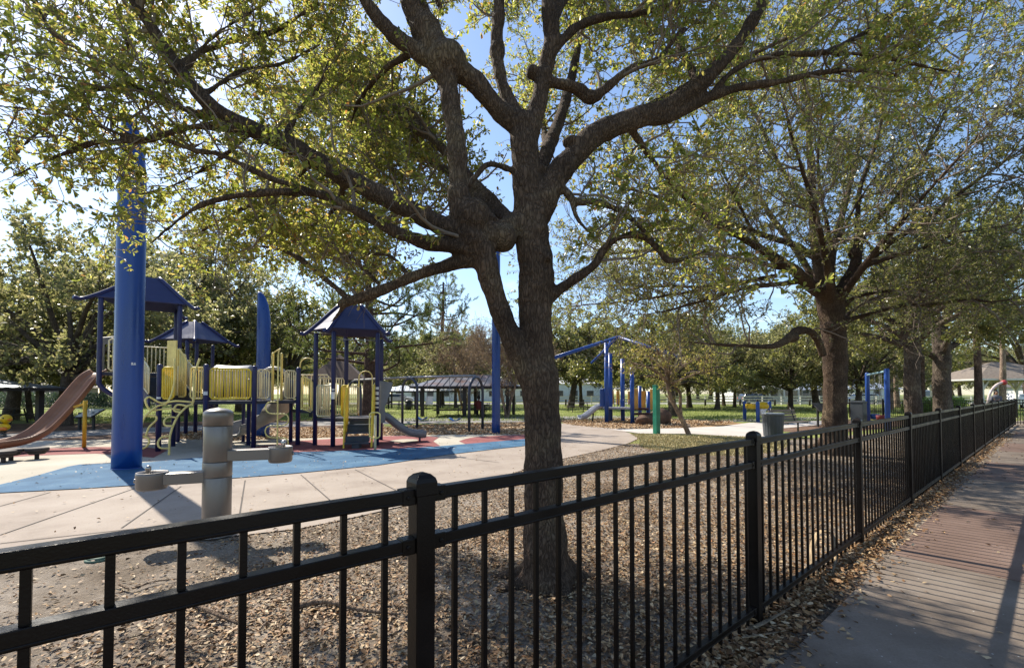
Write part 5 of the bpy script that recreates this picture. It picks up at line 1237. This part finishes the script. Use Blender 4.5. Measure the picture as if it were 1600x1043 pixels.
for f_, lab in ((.30, 'blue belt swing hanging nearer the right arch'), (.80, 'blue belt swing hanging nearer the middle arch')):
    c = tops[0].lerp(tops[1], f_); d = (tops[1] - tops[0]); d.z = 0; d.normalize(); o = thing('swing', lab, 'swing', (c.x, c.y, .45), 'belt swings on the arched frame')
    vs = []; fs = []
    for j in range(9):
        u = -1 + j / 4; q = c + d * u * .24; z = .42 + .10 * u * u
        n_ = Vector((-d.y, d.x, 0)) * .09
        vs += [(q.x - n_.x, q.y - n_.y, z), (q.x + n_.x, q.y + n_.y, z)]
        if j: fs.append((2 * j - 2, 2 * j, 2 * j + 1, 2 * j - 1))
    mb = MB(); mb.add(vs, fs, True); s_ = mb.build('seat', m_seatb, o); so_ = s_.modifiers.new('thick', 'SOLIDIFY'); so_.thickness = .02
    for s in (-1, 1): MB().tube([c + d * s * .24 + Vector((0, 0, .52 - c.z)), c + d * s * .27], .009, 5).build('chain', m_chain, o)

# small blue structure with its shade frame
m_bpaint = mat('bright_blue_paint', (.018, .070, .30), .36, var=.15); m_oran = mat('amber_plastic', (.62, .32, .06), .45, var=.2, vs=4)
m_pgray = mat('pale_grey_plastic', (.36, .37, .41), .42, var=.15); m_plum = mat('plum_plastic', (.055, .018, .022), .5)
p1, p2, p3, p4, p5 = G(948, 661), G(958, 660), G(977, 660), G(988, 662.5), G(1000, 657)
pk = at(966, 24.3)
sh = thing('shade_canopy', 'bare blue steel shade frame with sloping arms above the small play deck', 'shade frame', p1)
def bt(nm, pts, r, par, m=m_bpaint): return MB().tube(pts, r, 12).build(nm, m, par)
ztop = 4.15
bt('post', [p1 + Vector((0, 0, -.03)), p1 + Vector((0, 0, 4.02))], .105, sh)
bt('post', [p2 + Vector((0, .6, -.03)), p2 + Vector((0, .6, 3.6))], .11, sh)
bt('post', [p3 + Vector((0, .5, -.03)), p3 + Vector((0, .5, 3.3))], .11, sh)
pkz = Vector((pk.x, pk.y, 4.55))
for q, r_ in ((P(868, 558, 20.5), .085), (P(924, 567, 25.5), .07), (P(1058, 556, 22), .085), (P(1030, 548, 28), .07)): bt('arm', [q, pkz], r_, sh)
bt('brace', [p1 + Vector((0, 0, 3.6)), p1 + Vector((.3, .45, 4.15))], .05, sh)
ps = thing('play_structure', 'small play structure with grey slide, blue posts and amber panels', 'play structure', p4)
for p, H in ((p4, 2.75), (p5, 1.9), (p2 + Vector((.1, 1.5, 0)), 1.9), (at(1013, 23), 1.6)): bt('post', [p + Vector((0, 0, -.03)), p + Vector((0, 0, H))], .10, ps)
dz = .80
MB().prism([(p1.x - .15, p1.y + .15), (p4.x, p4.y + .1), (p4.x + .1, p4.y + 1.5), (p1.x - .1, p1.y + 1.6)], dz - .08, dz).build('deck', m_pgray, ps)
MB().plate([p1 + Vector((-.3, .15, .84)), p1 + Vector((.08, .12, .84)), p1 + Vector((.08, .12, 1.72)), p1 + Vector((-.3, .15, 1.72))], .04).build('blue_panel', m_bpaint, ps)
tr = MB().tube([p1 + Vector((-.3, .12, 1.70)), p1 + Vector((0, .05, 1.74)), p4 + Vector((0, .02, 1.74))], .018, 8)
for k in range(1, 9):
    q = p1.lerp(p4, k / 9); tr.tube([q + Vector((0, .06, .82)), q + Vector((0, .06, 1.20))], .012, 6)
tr.build('railing', m_bpaint, ps)
for px0, px1, d, z0, z1 in ((990.5, 997, 22.2, .72, 1.72), (1002, 1008.5, 22.6, .78, 1.62), (1015.5, 1021, 22.0, .70, 1.70), (953, 959, 24.6, .9, 1.62), (963, 968, 24.8, .9, 1.62), (981, 985, 24.6, .9, 1.6)):
    a, b = at(px0, d), at(px1, d); MB().plate([a + Vector((0, 0, z0)), b + Vector((0, 0, z0)), b + Vector((0, 0, z1)), a + Vector((0, 0, z1))], .05).build('amber_panel', m_oran, ps, bevel=.01)
chute([p1 + Vector((-.1, .55, .80)), p1 + Vector((-.4, .5, .72)), p1 + Vector((-.75, .45, .45)), p1 + Vector((-1.05, .4, .26)), p1 + Vector((-1.3, .35, .22))], .55, .16, 'slide', m_pgray, par=ps)
MB().tube([p1 + Vector((-.62, .5, 0)), p1 + Vector((-.58, .5, .5))], .04, 6).build('slide_support', m_dk, ps)
for k in range(3): 
    q = at(1004, 22.4); MB().box((q.x + .02 * k, q.y + .05 + .2 * k, .22 + .24 * k), (.75, .24, .12)).build('step', m_plum, ps, bevel=.03)
def rock(name, c, size, seed, label):
    rg = np.random.default_rng(seed); mb = MB().sphere((0, 0, 0), 1, 22, 14); v = np.array(mb.v); ph = rg.uniform(0, 6, (6, 3)); fr = rg.uniform(1.2, 4.5, (6, 3)); n = unit(v)
    disp = sum(np.sin((n * fr[i]).sum(1) * 2 + ph[i, 0]) * .10 / (1 + i * .35) for i in range(6)); v = n * (1 + disp)[:, None]
    v = np.sign(v) * np.abs(v) ** .8 * np.array(size) / 2 + np.array(c) + [0, 0, size[2] * .42]; mb.v = [tuple(q) for q in v]
    return tag(mb.build(name, m_rock), label, 'boulder')
m_rock = mat('moulded_rock', (.105, .062, .042), .9, var=.5, vs=3.5, bump=.8, bs=14)
q = at(1031, 21.2); rock('climbing_boulder', (q.x, q.y, 0), (1.0, .8, .80), 3, 'rusty brown climbing boulder right of the small play deck')
q = at(1008, 21.0); rock('climbing_boulder', (q.x, q.y, 0), (.85, .6, .50), 8, 'low dark brown boulder under the amber panels')
m_green = mat('green_paint', (.02, .20, .13), .42, var=.2, vs=3)
g = G(1026, 678); gpst = thing('marker_post', 'square green post standing at the edge of the dry grass', 'post', g)
MB().box((g.x, g.y, .88), (.19, .19, 1.78), .5).build('shaft', m_green, gpst, bevel=.012)
MB().box((g.x, g.y, 1.785), (.205, .205, .03), .5).build('cap', m_green, gpst, bevel=.006)

# litter bin, bench, game posts
m_bin = mat('dark_ribbed_plastic', (.055, .065, .075), .5, var=.2); m_liner = mat('liner_bag', (.16, .18, .20), .4, var=.2, bump=.5, bs=20)
g = at(1207, 15.6); bn = thing('litter_bin', 'round dark grey litter bin with a pale liner beside the bench', 'litter bin', g)
pr = []; 
mb = MB(); n = 40; vs = []; fs = []
for i, (r_, z) in enumerate(((.29, 0), (.335, .72), (.35, .74), (.35, .79), (.325, .79), (.31, .70))):
    for j in range(n):
        a = 2 * math.pi * j / n; rr_ = r_ + (.008 if (j % 2 and i < 2) else 0); vs.append((g.x + rr_ * math.cos(a), g.y + rr_ * math.sin(a), z))
    if i:
        for j in range(n): fs.append(((i - 1) * n + j, (i - 1) * n + (j + 1) % n, i * n + (j + 1) % n, i * n + j))
fs.append(tuple(range(n - 1, -1, -1))); fs.append(tuple(range(5 * n, 6 * n))); mb.add(vs, fs, False); mb.build('barrel', m_bin, bn)
MB().lathe([(.357, .765), (.360, .78), (.357, .80), (.34, .815), (.31, .80)], g, 32).build('liner', m_liner, bn)
m_slat = mat('bench_slat', (.23, .18, .145), .6, var=.3, scale=(1, 8, 1)); m_iron = mat('bench_iron', (.02, .02, .022), .5)
def make_bench(name, label, loc, rz, L_=1.75):
    o = thing(name, label, 'bench', (0, 0, 0)); s_ = MB(); b_ = MB()
    for k in range(4): s_.box((0, -.18 + k * .12, .44), (L_, .10, .035))
    for k in range(4): b_.box((0, .27 + k * .03, .52 + k * .105), (L_, .03, .085))
    s_.build('seat', m_slat, o, bevel=.006); b_.build('backrest', m_slat, o, bevel=.006)
    for s in (-1, 1):
        e = s * (L_ / 2 - .22); MB().tube([(e, .12, .42), (e, .12, 0)], .03, 8).tube([(e, -.24, .415), (e, .22, .415), (e, .40, .95)], .022, 8).build('leg', m_iron, o)
    o.location = loc; o.rotation_euler = (0, 0, rz); return o
make_bench('bench', 'slatted park bench with dark iron legs right of the litter bin', at(1236, 16.6), R(30))
gm = thing('game_panel', 'toddler game stand of three blue posts with yellow boxes and a white funnel', 'game stand', at(1183, 23))
gA, gB, gC = at(1163, 24.4), at(1183.5, 22.9), at(1202, 23.6)
for p in (gA, gB, gC): MB().lathe([(.09, -.02), (.09, 1.02), (.07, 1.06), (.002, 1.08)], p, 14).build('post', m_bpaint, gm)
MB().bar(gA.lerp(gB, .15) + Vector((0, 0, .82)), gA.lerp(gB, .82) + Vector((0, 0, .82)), .16, .26).build('yellow_box', m_yp, gm, bevel=.05)
c = gB.lerp(gC, .42); MB().sphere((c.x, c.y, .83), .33, 16, 8, (1, .45, .7)).build('yellow_dome', m_yp, gm)
MB().lathe([(.06, -.25), (.17, -.05), (.24, .12), (.22, .12), (.002, -.02)], (c.x - .15, c.y - .18, .58), 18).build('white_funnel', m_white, gm)
# toddler swings
sA, sB = at(1386, 17.2), at(1355.5, 20.6)
ts_ = thing('toddler_swing_set', 'two tall blue posts with a pale beam carrying bucket swings', 'swing frame', sA)
for p, r_ in ((sA, .087), (sB, .087)): MB().lathe([(r_, -.03), (r_, 2.40), (r_ * .8, 2.44), (.002, 2.45)], p, 16).build('post', m_bpaint, ts_)
m_beam = mat('pale_blue_steel', (.22, .36, .42), .45, metal=.3)
MB().tube([sA + Vector((0, 0, 2.34)), sB + Vector((0, 0, 2.34))], .045, 10).build('beam', m_beam, ts_)
m_bred = mat('red_rubber_seat', (.16, .02, .022), .6)
for f_, mm, lab in ((.62, m_bpaint, 'blue bucket swing between the tall blue posts'), (.30, m_bred, 'red bucket swing between the tall blue posts')):
    c = sA.lerp(sB, f_); o = thing('bucket_swing', lab, 'swing', (c.x, c.y, .5)); d = (sB - sA).normalized()
    MB().lathe([(.08, .38), (.12, .40), (.14, .50), (.15, .60), (.135, .61), (.12, .52), (.002, .44)], c, 16, sx=1.25).build('seat', mm, o)
    for s in (-1, 1): MB().tube([c + d * s * .14 + Vector((0, 0, .59)), c + d * s * .19 + Vector((0, 0, 2.31))], .008, 5).build('chain', m_chain, o)
g = at(1341, 19.5); b2_ = thing('litter_bin', 'tall square grey litter bin left of the toddler swings', 'litter bin', g)
MB().box((g.x, g.y, .55), (.46, .46, 1.06), .6).build('body', m_bin, b2_, bevel=.02)
MB().box((g.x, g.y, 1.12), (.5, .5, .08), .6).build('lid', m_bin, b2_, bevel=.02)
MB().box((g.x, g.y, .015), (.38, .38, .03), .6).build('foot', m_bin, b2_)
# spray arch
m_arcp = mat('pale_pink_pipe', (.60, .48, .45), .35); m_redb = mat('red_ball', (.38, .04, .045), .45)
g = at(1543, 29); a2 = thing('spray_arch', 'pale curved water play pipe with a red tip by the gazebo', 'spray arch', g)
pts = [(g.x, g.y, 0), (g.x, g.y, .7)] + [(g.x + 1.1 - 1.1 * math.cos(t_), g.y, .75 + 1.45 * math.sin(t_)) for t_ in np.linspace(.1, 1.55, 10)]
MB().tube(pts, .075, 10).build('pipe', m_arcp, a2); MB().sphere(pts[-1], .16, 14, 8).build('red_tip', m_redb, a2); MB().lathe([(.17, 0), (.17, .35), (.1, .42)], g, 16).build('base', m_redb, a2)
# ------------------------------------------------------------------ shelters, tables, fences, houses, cars
def metal_roof_mat(name, c1, c2, sc):
    if name in MATS: return MATS[name]
    m, nt, out = newmat(name); L = nt.links.new
    tc = nd(nt, 'ShaderNodeTexCoord'); n = nd(nt, 'ShaderNodeTexNoise'); n.inputs['Scale'].default_value = sc; n.inputs['Detail'].default_value = 6
    L(tc.outputs['Object'], n.inputs['Vector']); r = ramp(nt, [(.5, c1), (.70, c2)]); L(n.outputs['Fac'], r.inputs['Fac'])
    b = nd(nt, 'ShaderNodeBsdfPrincipled'); b.inputs['Roughness'].default_value = .38; b.inputs['Metallic'].default_value = .35; L(r.outputs['Color'], b.inputs['Base Color']); L(b.outputs['BSDF'], out.inputs['Surface'])
    MATS[name] = m; return m
m_rustroof = metal_roof_mat('rusty_metal_roof', (.17, .17, .19), (.16, .085, .06), .9)
m_paleroof = metal_roof_mat('pale_metal_roof', (.66, .67, .67), (.76, .76, .75), .6)
m_greyroof = metal_roof_mat('grey_blue_metal_roof', (.22, .25, .29), (.30, .32, .35), .7)
m_shing = mat('brown_shingle', (.13, .085, .065), .85, var=.3, vs=6, bump=.6, bs=30); m_tshing = mat('tan_shingle', (.20, .165, .135), .85, var=.25, vs=6, bump=.5, bs=30)
m_dpost = mat('dark_post', (.035, .030, .032), .6, var=.3); m_wpost = mat('white_post', (.68, .67, .64), .6, var=.1)
def shelter(name, label, c, w_, d_, ze, zr, rz, mr, mp_, ridge=.45, posts=4, pw=.2, seams=True, brace=False, ins=.8):
    o = thing(name, label, 'shelter', (0, 0, 0)); hw, hd = w_ / 2, d_ / 2; rl = hw * ridge
    V = [(-hw, -hd, ze), (hw, -hd, ze), (hw, hd, ze), (-hw, hd, ze), (-rl, 0, zr), (rl, 0, zr)]
    mb = MB(); mb.add(V, [(0, 1, 5, 4), (1, 2, 5), (2, 3, 4, 5), (3, 0, 4), (3, 2, 1, 0)])
    if seams:
        k = int(w_ / .42)
        for i in range(1, k):
            x = -hw + w_ * i / k; 
            for s in (-1, 1):
                f_ = min(1, max(0, (hw - abs(x)) / (hw - rl))) if abs(x) > rl else 1
                mb.bar((x, s * hd, ze + .02), (x, s * hd * (1 - f_), ze + (zr - ze) * f_ + .02), .03, .05)
    mb.build('roof', mr, o)
    fa = MB()
    for a, b in ((0, 1), (1, 2), (2, 3), (3, 0)): fa.bar(Vector(V[a]) + Vector((0, 0, -.07)), Vector(V[b]) + Vector((0, 0, -.07)), .05, .14)
    fa.build('fascia', mp_, o)
    xs = (-1, 1) if posts == 4 else (-1, 0, 1)
    for sx in xs:
        for sy in (-1, 1):
            p = (sx * hw * ins, sy * hd * ins)
            q = MB().box((p[0], p[1], (ze - .004) / 2 - .02), (pw, pw, ze))
            if brace:
                for u in (-1, 1): q.bar((p[0], p[1], ze * .62), (p[0] + u * ze * .22, p[1], ze - .05), pw * .6, pw * .6)
                q.bar((p[0], p[1], ze * .62), (p[0], p[1] - sy * ze * .22, ze - .05), pw * .6, pw * .6)
            q.build('post', mp_, o)
    o.location = c; o.rotation_euler = (0, 0, rz); return o
pv = shelter('picnic_shelter', 'dark picnic shelter with a rusty ribbed metal roof behind the swings', at(735, 30), 6.8, 4.6, 1.95, 2.72, R(-6), m_rustroof, m_dpost, .42, 6, .2)
shelter('picnic_shelter', 'small pale roofed shelter left of the arched swing frame', at(630, 44), 3.1, 3.1, 1.72, 2.25, R(8), m_paleroof, m_dpost, .2, 4, .14)
shelter('picnic_shelter', 'long pale roofed shelter seen beyond the rusty roofed one', at(690, 46), 5.8, 3.4, 1.75, 2.2, R(4), m_paleroof, m_dpost, .5, 6, .14)
shelter('gable_shelter', 'brown shingled peaked shelter behind the low play tower', at(530, 30), 3.6, 3.6, 2.35, 4.1, R(12), m_shing, m_dpost, .02, 4, .18, False)
shelter('picnic_shelter', 'grey roofed shelter at the left edge with dark square posts', at(-62, 19.0), 5.4, 4.2, 1.74, 2.15, R(-10), m_greyroof, m_dpost, .35, 4, .21, ins=.72)
shelter('gazebo', 'tan roofed gazebo with white branching posts at the far right', at(1562, 41), 8.6, 6.5, 2.75, 4.35, R(-8), m_tshing, m_wpost, .15, 4, .22, False, True, .84)
q = at(671, 27.6); nb = MB().box((q.x, q.y, 1.05), (.42, .05, .5)); tag(nb.build('notice_board', m_white), 'white notice sheet fixed beside a dark shelter post', 'notice')
# picnic tables
m_ptop = mat('weathered_planks', (.06, .05, .045), .8, var=.35, scale=(1, 9, 1)); 
def make_table(loc, rz, label):
    o = thing('picnic_table', label, 'picnic table', (0, 0, 0), 'picnic tables on the lawn')
    t_ = MB(); 
    for k in range(5): t_.box((0, -.30 + .15 * k, .74), (1.85, .14, .04))
    t_.build('table_top', m_ptop, o)
    for s in (-1, 1):
        b_ = MB()
        for k in range(2): b_.box((0, s * (.62 + .14 * k), .44), (1.85, .13, .04))
        b_.build('seat', m_ptop, o)
    for s in (-1, 1): MB().bar((s * .65, -.3, .72), (s * .65, -.58, 0), .05, .05).bar((s * .65, .3, .72), (s * .65, .58, 0), .05, .05).bar((s * .65, -.72, .41), (s * .65, .72, .41), .05, .05).build('leg', m_iron, o)
    o.location = loc; o.rotation_euler = (0, 0, rz); return o
tb0 = make_table(at(700, 28.5), .1, 'dark picnic table under the left half of the rusty roof')
for px, d, rz, lab in ((742, 29.5, .0, 'dark picnic table under the right half of the rusty roof'), (903, 36, .2, 'picnic table on the lawn left of the small grey slide'), (655, 42, .3, 'picnic table under the long pale roof'), (613, 43, .1, 'picnic table under the small pale roof'), (775, 36, -.2, 'picnic table on the grass behind the slim blue mast'), (5, 22, .3, 'picnic table under the shelter at the left edge')):
    c = copy_tree(tb0); c.location = at(px, d); c.rotation_euler = (0, 0, rz); c['label'] = lab
g = at(638, 40); o = thing('litter_bin', 'small black litter bin on the lawn beyond the grey slide', 'litter bin', g)
MB().lathe([(.26, 0), (.28, .7)], g, 16).build('barrel', m_frame, o); MB().lathe([(.30, .7), (.30, .78), (.16, .9), (.01, .92)], g, 16).build('lid', m_frame, o)
# people
m_skin = mat('skin', (.30, .16, .10), .55); m_hair = mat('dark_hair', (.02, .014, .012), .6); m_shirt = mat('dark_red_shirt', (.16, .03, .03), .8); m_jean = mat('dark_trousers', (.035, .035, .05), .8); m_teal = mat('grey_shirt', (.10, .10, .12), .8)
def person(label, loc, rz, pose, shirt):
    o = thing('person', label, 'person', (0, 0, 0))
    if pose == 'sit':
        J = {'p': (0, 0, .52), 'c': (0, -.03, .82), 'n': (0, -.04, 1.02), 'h': (0, -.07, 1.20)}
        arms = [((s * .17, -.03, .95), (s * .24, -.16, .72), (s * .14, -.40, .78), (s * .10, -.48, .79)) for s in (-1, 1)]
        legs = [((s * .09, -.02, .50), (s * .11, -.42, .50), (s * .11, -.44, .08), (s * .11, -.58, .05)) for s in (-1, 1)]
    else:
        J = {'p': (0, 0, .88), 'c': (0, 0, 1.15), 'n': (0, 0, 1.36), 'h': (0, -.02, 1.53)}
        arms = [((s * .17, 0, 1.30), (s * .22, .02, 1.05), (s * .20, -.10, .84), (s * .19, -.13, .75)) for s in (-1, 1)]
        legs = [((s * .09, 0, .84), (s * .10, -.02, .45), (s * .10, .02, .08), (s * .10, -.13, .04)) for s in (-1, 1)]
    vs = [J['p'], J['c'], J['n'], J['h']]; es = [(0, 1), (1, 2), (2, 3)]; rs = [.13, .135, .055, .095]
    for ch, root, rr in [(a, 1, (.07, .05, .04, .035)) for a in arms] + [(l, 0, (.085, .065, .05, .04)) for l in legs]:
        prev = root
        for p, r_ in zip(ch, rr): vs.append(p); rs.append(r_); es.append((prev, len(vs) - 1)); prev = len(vs) - 1
    me = D.meshes.new('body'); me.from_pydata(vs, es, []); b = D.objects.new('body', me); link(b, o); me.materials.append(m_skin)
    sk = b.modifiers.new('skin', 'SKIN'); me.skin_vertices[0].data[0].use_root = True
    for i, r_ in enumerate(rs): me.skin_vertices[0].data[i].radius = (r_, r_)
    sb = b.modifiers.new('sub', 'SUBSURF'); sb.levels = 2; sb.render_levels = 2
    c_ = J['c']; n_ = J['n']; p_ = J['p']; h_ = J['h']
    sh_ = MB().lathe([(.16, -.02), (.175, .10), (.165, .22), (.19, .34), (.20, .44), (.12, .50), (.06, .52)], (p_[0], p_[1], p_[2]), 16, sy=.72); 
    for a in arms: sh_.tube([a[0], a[1], tuple(Vector(a[1]).lerp(Vector(a[2]), .3))], [.078, .066, .06], 10)
    sh_.build('shirt', shirt, o)
    tr_ = MB()
    for l in legs: tr_.tube([l[0], l[1], l[2]], [.105, .085, .065], 10)
    tr_.build('trousers', m_jean, o)
    MB().sphere((h_[0], h_[1] + .02, h_[2] + .03), .115, 14, 10, (.95, 1, 1.05)).build('hair', m_hair, o)
    MB().sphere((h_[0], h_[1] - .085, h_[2] - .02), .07, 10, 8, (.95, .6, 1.2)).build('face', m_skin, o)
    o.location = loc; o.rotation_euler = (0, 0, rz)
person('person in a dark red shirt sitting at a table under the rusty roof', at(748, 28.6), R(180), 'sit', m_shirt)
person('dark haired person standing behind the fence by the spray arch', at(1556, 27.5), R(-30), 'stand', m_teal)
# white rail fence along the road
rf = thing('rail_fence', 'long white three rail fence along the far side of the lawn', 'fence', at(1090, 58))
x0, x1, yy = -2., 62., 58.
for z in (.38, .72, 1.06): MB().box(((x0 + x1) / 2, yy, z), (x1 - x0, .05, .14)).build('rail', m_wpost, rf)
for i in range(27): x = x0 + i * (x1 - x0) / 26; MB().box((x, yy + .09, .58), (.13, .13, 1.18)).build('post', m_wpost, rf)
# dark bollards before it
bo = MB().lathe([(.11, 0), (.11, .72), (.09, .76), (.002, .77)], (0, 0, 0), 10).build('bollard', m_dpost)
for i in range(17):
    o = bo if i == 0 else bo.copy()
    if i: COL.objects.link(o)
    o.location = at(884 + 27.2 * i, 54); tag(o, 'short dark wooden bollard in the row before the white rail fence', 'bollard', 'dark bollards along the lawn edge')
# second black fence round the spray area
f2_ = thing('iron_fence', 'thin black iron fence beyond the toddler swings', 'fence', at(1440, 27.5)); yy = 27.5; xa, xb = at(1328, yy).x, at(1588, yy).x
for z in (1.05, .92, .12): MB().box(((xa + xb) / 2, yy, z), (xb - xa, .03, .035)).build('rail', m_blk, f2_)
pk_ = MB()
for i in range(int((xb - xa) / .115)): pk_.box((xa + i * .115, yy, .55), (.016, .016, 1.06))
pk_.build('picket', m_blk, f2_)
for i in range(6): MB().box((xa + (xb - xa) * i / 5, yy + .05, .58), (.06, .06, 1.17)).build('fence_post', m_blk, f2_)
# houses
m_wall = mat('white_stucco', (.78, .78, .77), .85, var=.08, bump=.2); m_wallb = mat('pale_blue_siding', (.60, .66, .70), .8, var=.08); m_wallt = mat('tan_stucco', (.26, .22, .19), .85, var=.12)
m_glass = mat('dark_window', (.03, .04, .05), .12, var=.2, spec=.8); m_wroof = mat('white_roof', (.78, .78, .79), .7, var=.1); m_droof = mat('dark_roof', (.10, .095, .10), .85, var=.25); m_broof = mat('blue_grey_roof', (.25, .29, .36), .75, var=.15)
def house(label, c, w_, d_, hw_, hr, mw, mr, nwin, porch=False, rz=0.):
    o = thing('house', label, 'house', (0, 0, 0)); MB().box((0, 0, hw_ / 2 - .03), (w_, d_, hw_)).build('wall', mw, o)
    e = .5; V = [(-w_ / 2 - e, -d_ / 2 - e, hw_), (w_ / 2 + e, -d_ / 2 - e, hw_), (w_ / 2 + e, d_ / 2 + e, hw_), (-w_ / 2 - e, d_ / 2 + e, hw_), (-w_ * .3, 0, hr), (w_ * .3, 0, hr)]
    mb = MB(); mb.add(V, [(0, 1, 5, 4), (1, 2, 5), (2, 3, 4, 5), (3, 0, 4), (3, 2, 1, 0)]); mb.build('roof', mr, o)
    for i in range(nwin):
        x = -w_ / 2 + w_ * (i + .5) / nwin
        if i == nwin // 2:
            MB().box((x, -d_ / 2 - .03, 1.02), (.95, .08, 2.04)).build('door', m_droof, o)
        else:
            f_ = MB().box((x, -d_ / 2 - .02, 1.45), (1.35, .08, 1.15)).build('window', m_wpost, o); MB().box((x, -d_ / 2 - .055, 1.45), (1.2, .04, 1.0)).build('pane', m_glass, f_)
    if porch:
        V = [(-w_ / 2 - .3, -d_ / 2 - 2.2, hw_ - .25), (w_ / 2 + .3, -d_ / 2 - 2.2, hw_ - .25), (w_ / 2 + .3, -d_ / 2 - .45, hw_ + .25), (-w_ / 2 - .3, -d_ / 2 - .45, hw_ + .25)]
        MB().plate(V, .14).build('porch_roof', mr, o)
        for i in range(5): x = -w_ / 2 + w_ * i / 4; MB().box((x, -d_ / 2 - 2.0, (hw_ - .35) / 2), (.28, .28, hw_ - .35)).build('column', m_wpost, o)
    o.location = c; o.rotation_euler = (0, 0, rz)
house('white house with a column porch and white roof across the road', at(1172, 80), 9.5, 8, 2.4, 3.7, m_wall, m_wroof, 5, True)
house('low brown house with a dark roof beside the white porch house', at(1255, 86), 11, 8, 2.1, 3.3, m_wallt, m_broof, 5)
house('pale blue sided building left of the small play deck', at(893, 84), 13.5, 9, 3.2, 4.6, m_wallb, m_wroof, 5)
house('long white house seen beneath the picnic shelter roofs', at(725, 88), 26, 9, 2.5, 3.7, m_wall, m_paleroof, 9)
house('small house with a blue grey roof behind the toddler swings', at(1345, 78), 7.5, 7, 2.2, 3.4, m_wallb, m_broof, 3)
house('tan house far behind the hedge on the left', at(60, 80), 14, 8, 2.5, 4.2, m_wallt, m_tshing, 5)
house('white house glimpsed at the right beyond the gazebo', at(1650, 82), 13, 8, 2.6, 4.2, m_wall, m_droof, 5)
# cars
m_tyre = mat('tyre', (.015, .015, .016), .8); m_rim = mat('alloy', (.35, .35, .36), .35, metal=.8); m_light = mat('lamp_glass', (.5, .12, .1), .2)
def car(label, loc, rz, col, H=1.45, L_=4.5):
    o = thing('parked_car', label, 'car', (0, 0, 0), None); W = 1.78; mc = mat('car_paint_%d' % int(sum(c * 1000 for c in col)), col, .25, var=.03, spec=.6)
    van = H > 1.7
    pf = [(-L_ / 2, .35), (-L_ / 2, .85), (-L_ * .46, .95), (-L_ * .40, H * .97), (-L_ * .2, H), (L_ * .12, H * .98), (L_ * .27, .98), (L_ * .46, .85), (L_ / 2, .62), (L_ / 2, .35)] if not van else [(-L_ / 2, .35), (-L_ / 2, 1.0), (-L_ * .48, H * .97), (-L_ * .42, H), (L_ * .22, H), (L_ * .36, 1.12), (L_ * .48, .95), (L_ / 2, .7), (L_ / 2, .35)]
    n = len(pf); vs = []
    for s in (-1, 1):
        for x, z in pf: vs.append((x, s * W / 2 * (1 - max(0, z - .95) * .28), z))
    fs = [tuple(range(n)), tuple(range(2 * n - 1, n - 1, -1))] + [(i, n + i, n + (i + 1) % n, (i + 1) % n) for i in range(n)]
    mb = MB(); mb.add(vs, fs); mb.build('body', mc, o, bevel=.05)
    for s in (-1, 1):
        yy_ = s * (W / 2 * .955); MB().plate([(-L_ * .38, yy_ * 1.005, .98), (L_ * .20, yy_ * 1.005, .98), (L_ * .10, yy_ * .93, H * .92), (-L_ * .35, yy_ * .93, H * .92)], .03).build('window', m_glass, o)
    MB().plate([(L_ * .265, -.7, 1.02), (L_ * .265, .7, 1.02), (L_ * .14, .6, H * .95), (L_ * .14, -.6, H * .95)], .03).build('windscreen', m_glass, o)
    for sx in (-.31, .31):
        for s in (-1, 1):
            w_ = MB().tube([(L_ * sx, s * W * .40, .33), (L_ * sx, s * W * .505, .33)], .33, 18).build('wheel', m_tyre, o); MB().tube([(L_ * sx, s * W * .50, .33), (L_ * sx, s * W * .512, .33)], .2, 14).build('rim', m_rim, w_)
    for s in (-1, 1): MB().box((L_ / 2 - .04, s * .62, .68), (.10, .3, .14)).build('headlight', m_white, o); MB().box((-L_ / 2 + .02, s * .66, .80), (.06, .2, .2)).build('taillight', m_light, o)
    o.location = loc; o.rotation_euler = (0, 0, rz)
car('white parked car beyond the lawn under the small pale shelter', at(622, 66), .1, (.62, .63, .65))
car('white parked van far behind the second fence tree', at(1453, 62), .0, (.66, .67, .68), 1.95, 5.0)
car('silver parked car behind the toddler swings', at(1345, 64), 3.1, (.40, .44, .48))
car('white parked car at the far right beyond the end fence', at(1598, 46), .2, (.68, .68, .69))
car('dark blue parked car behind the white rail fence', at(1180, 65), .0, (.03, .05, .10))
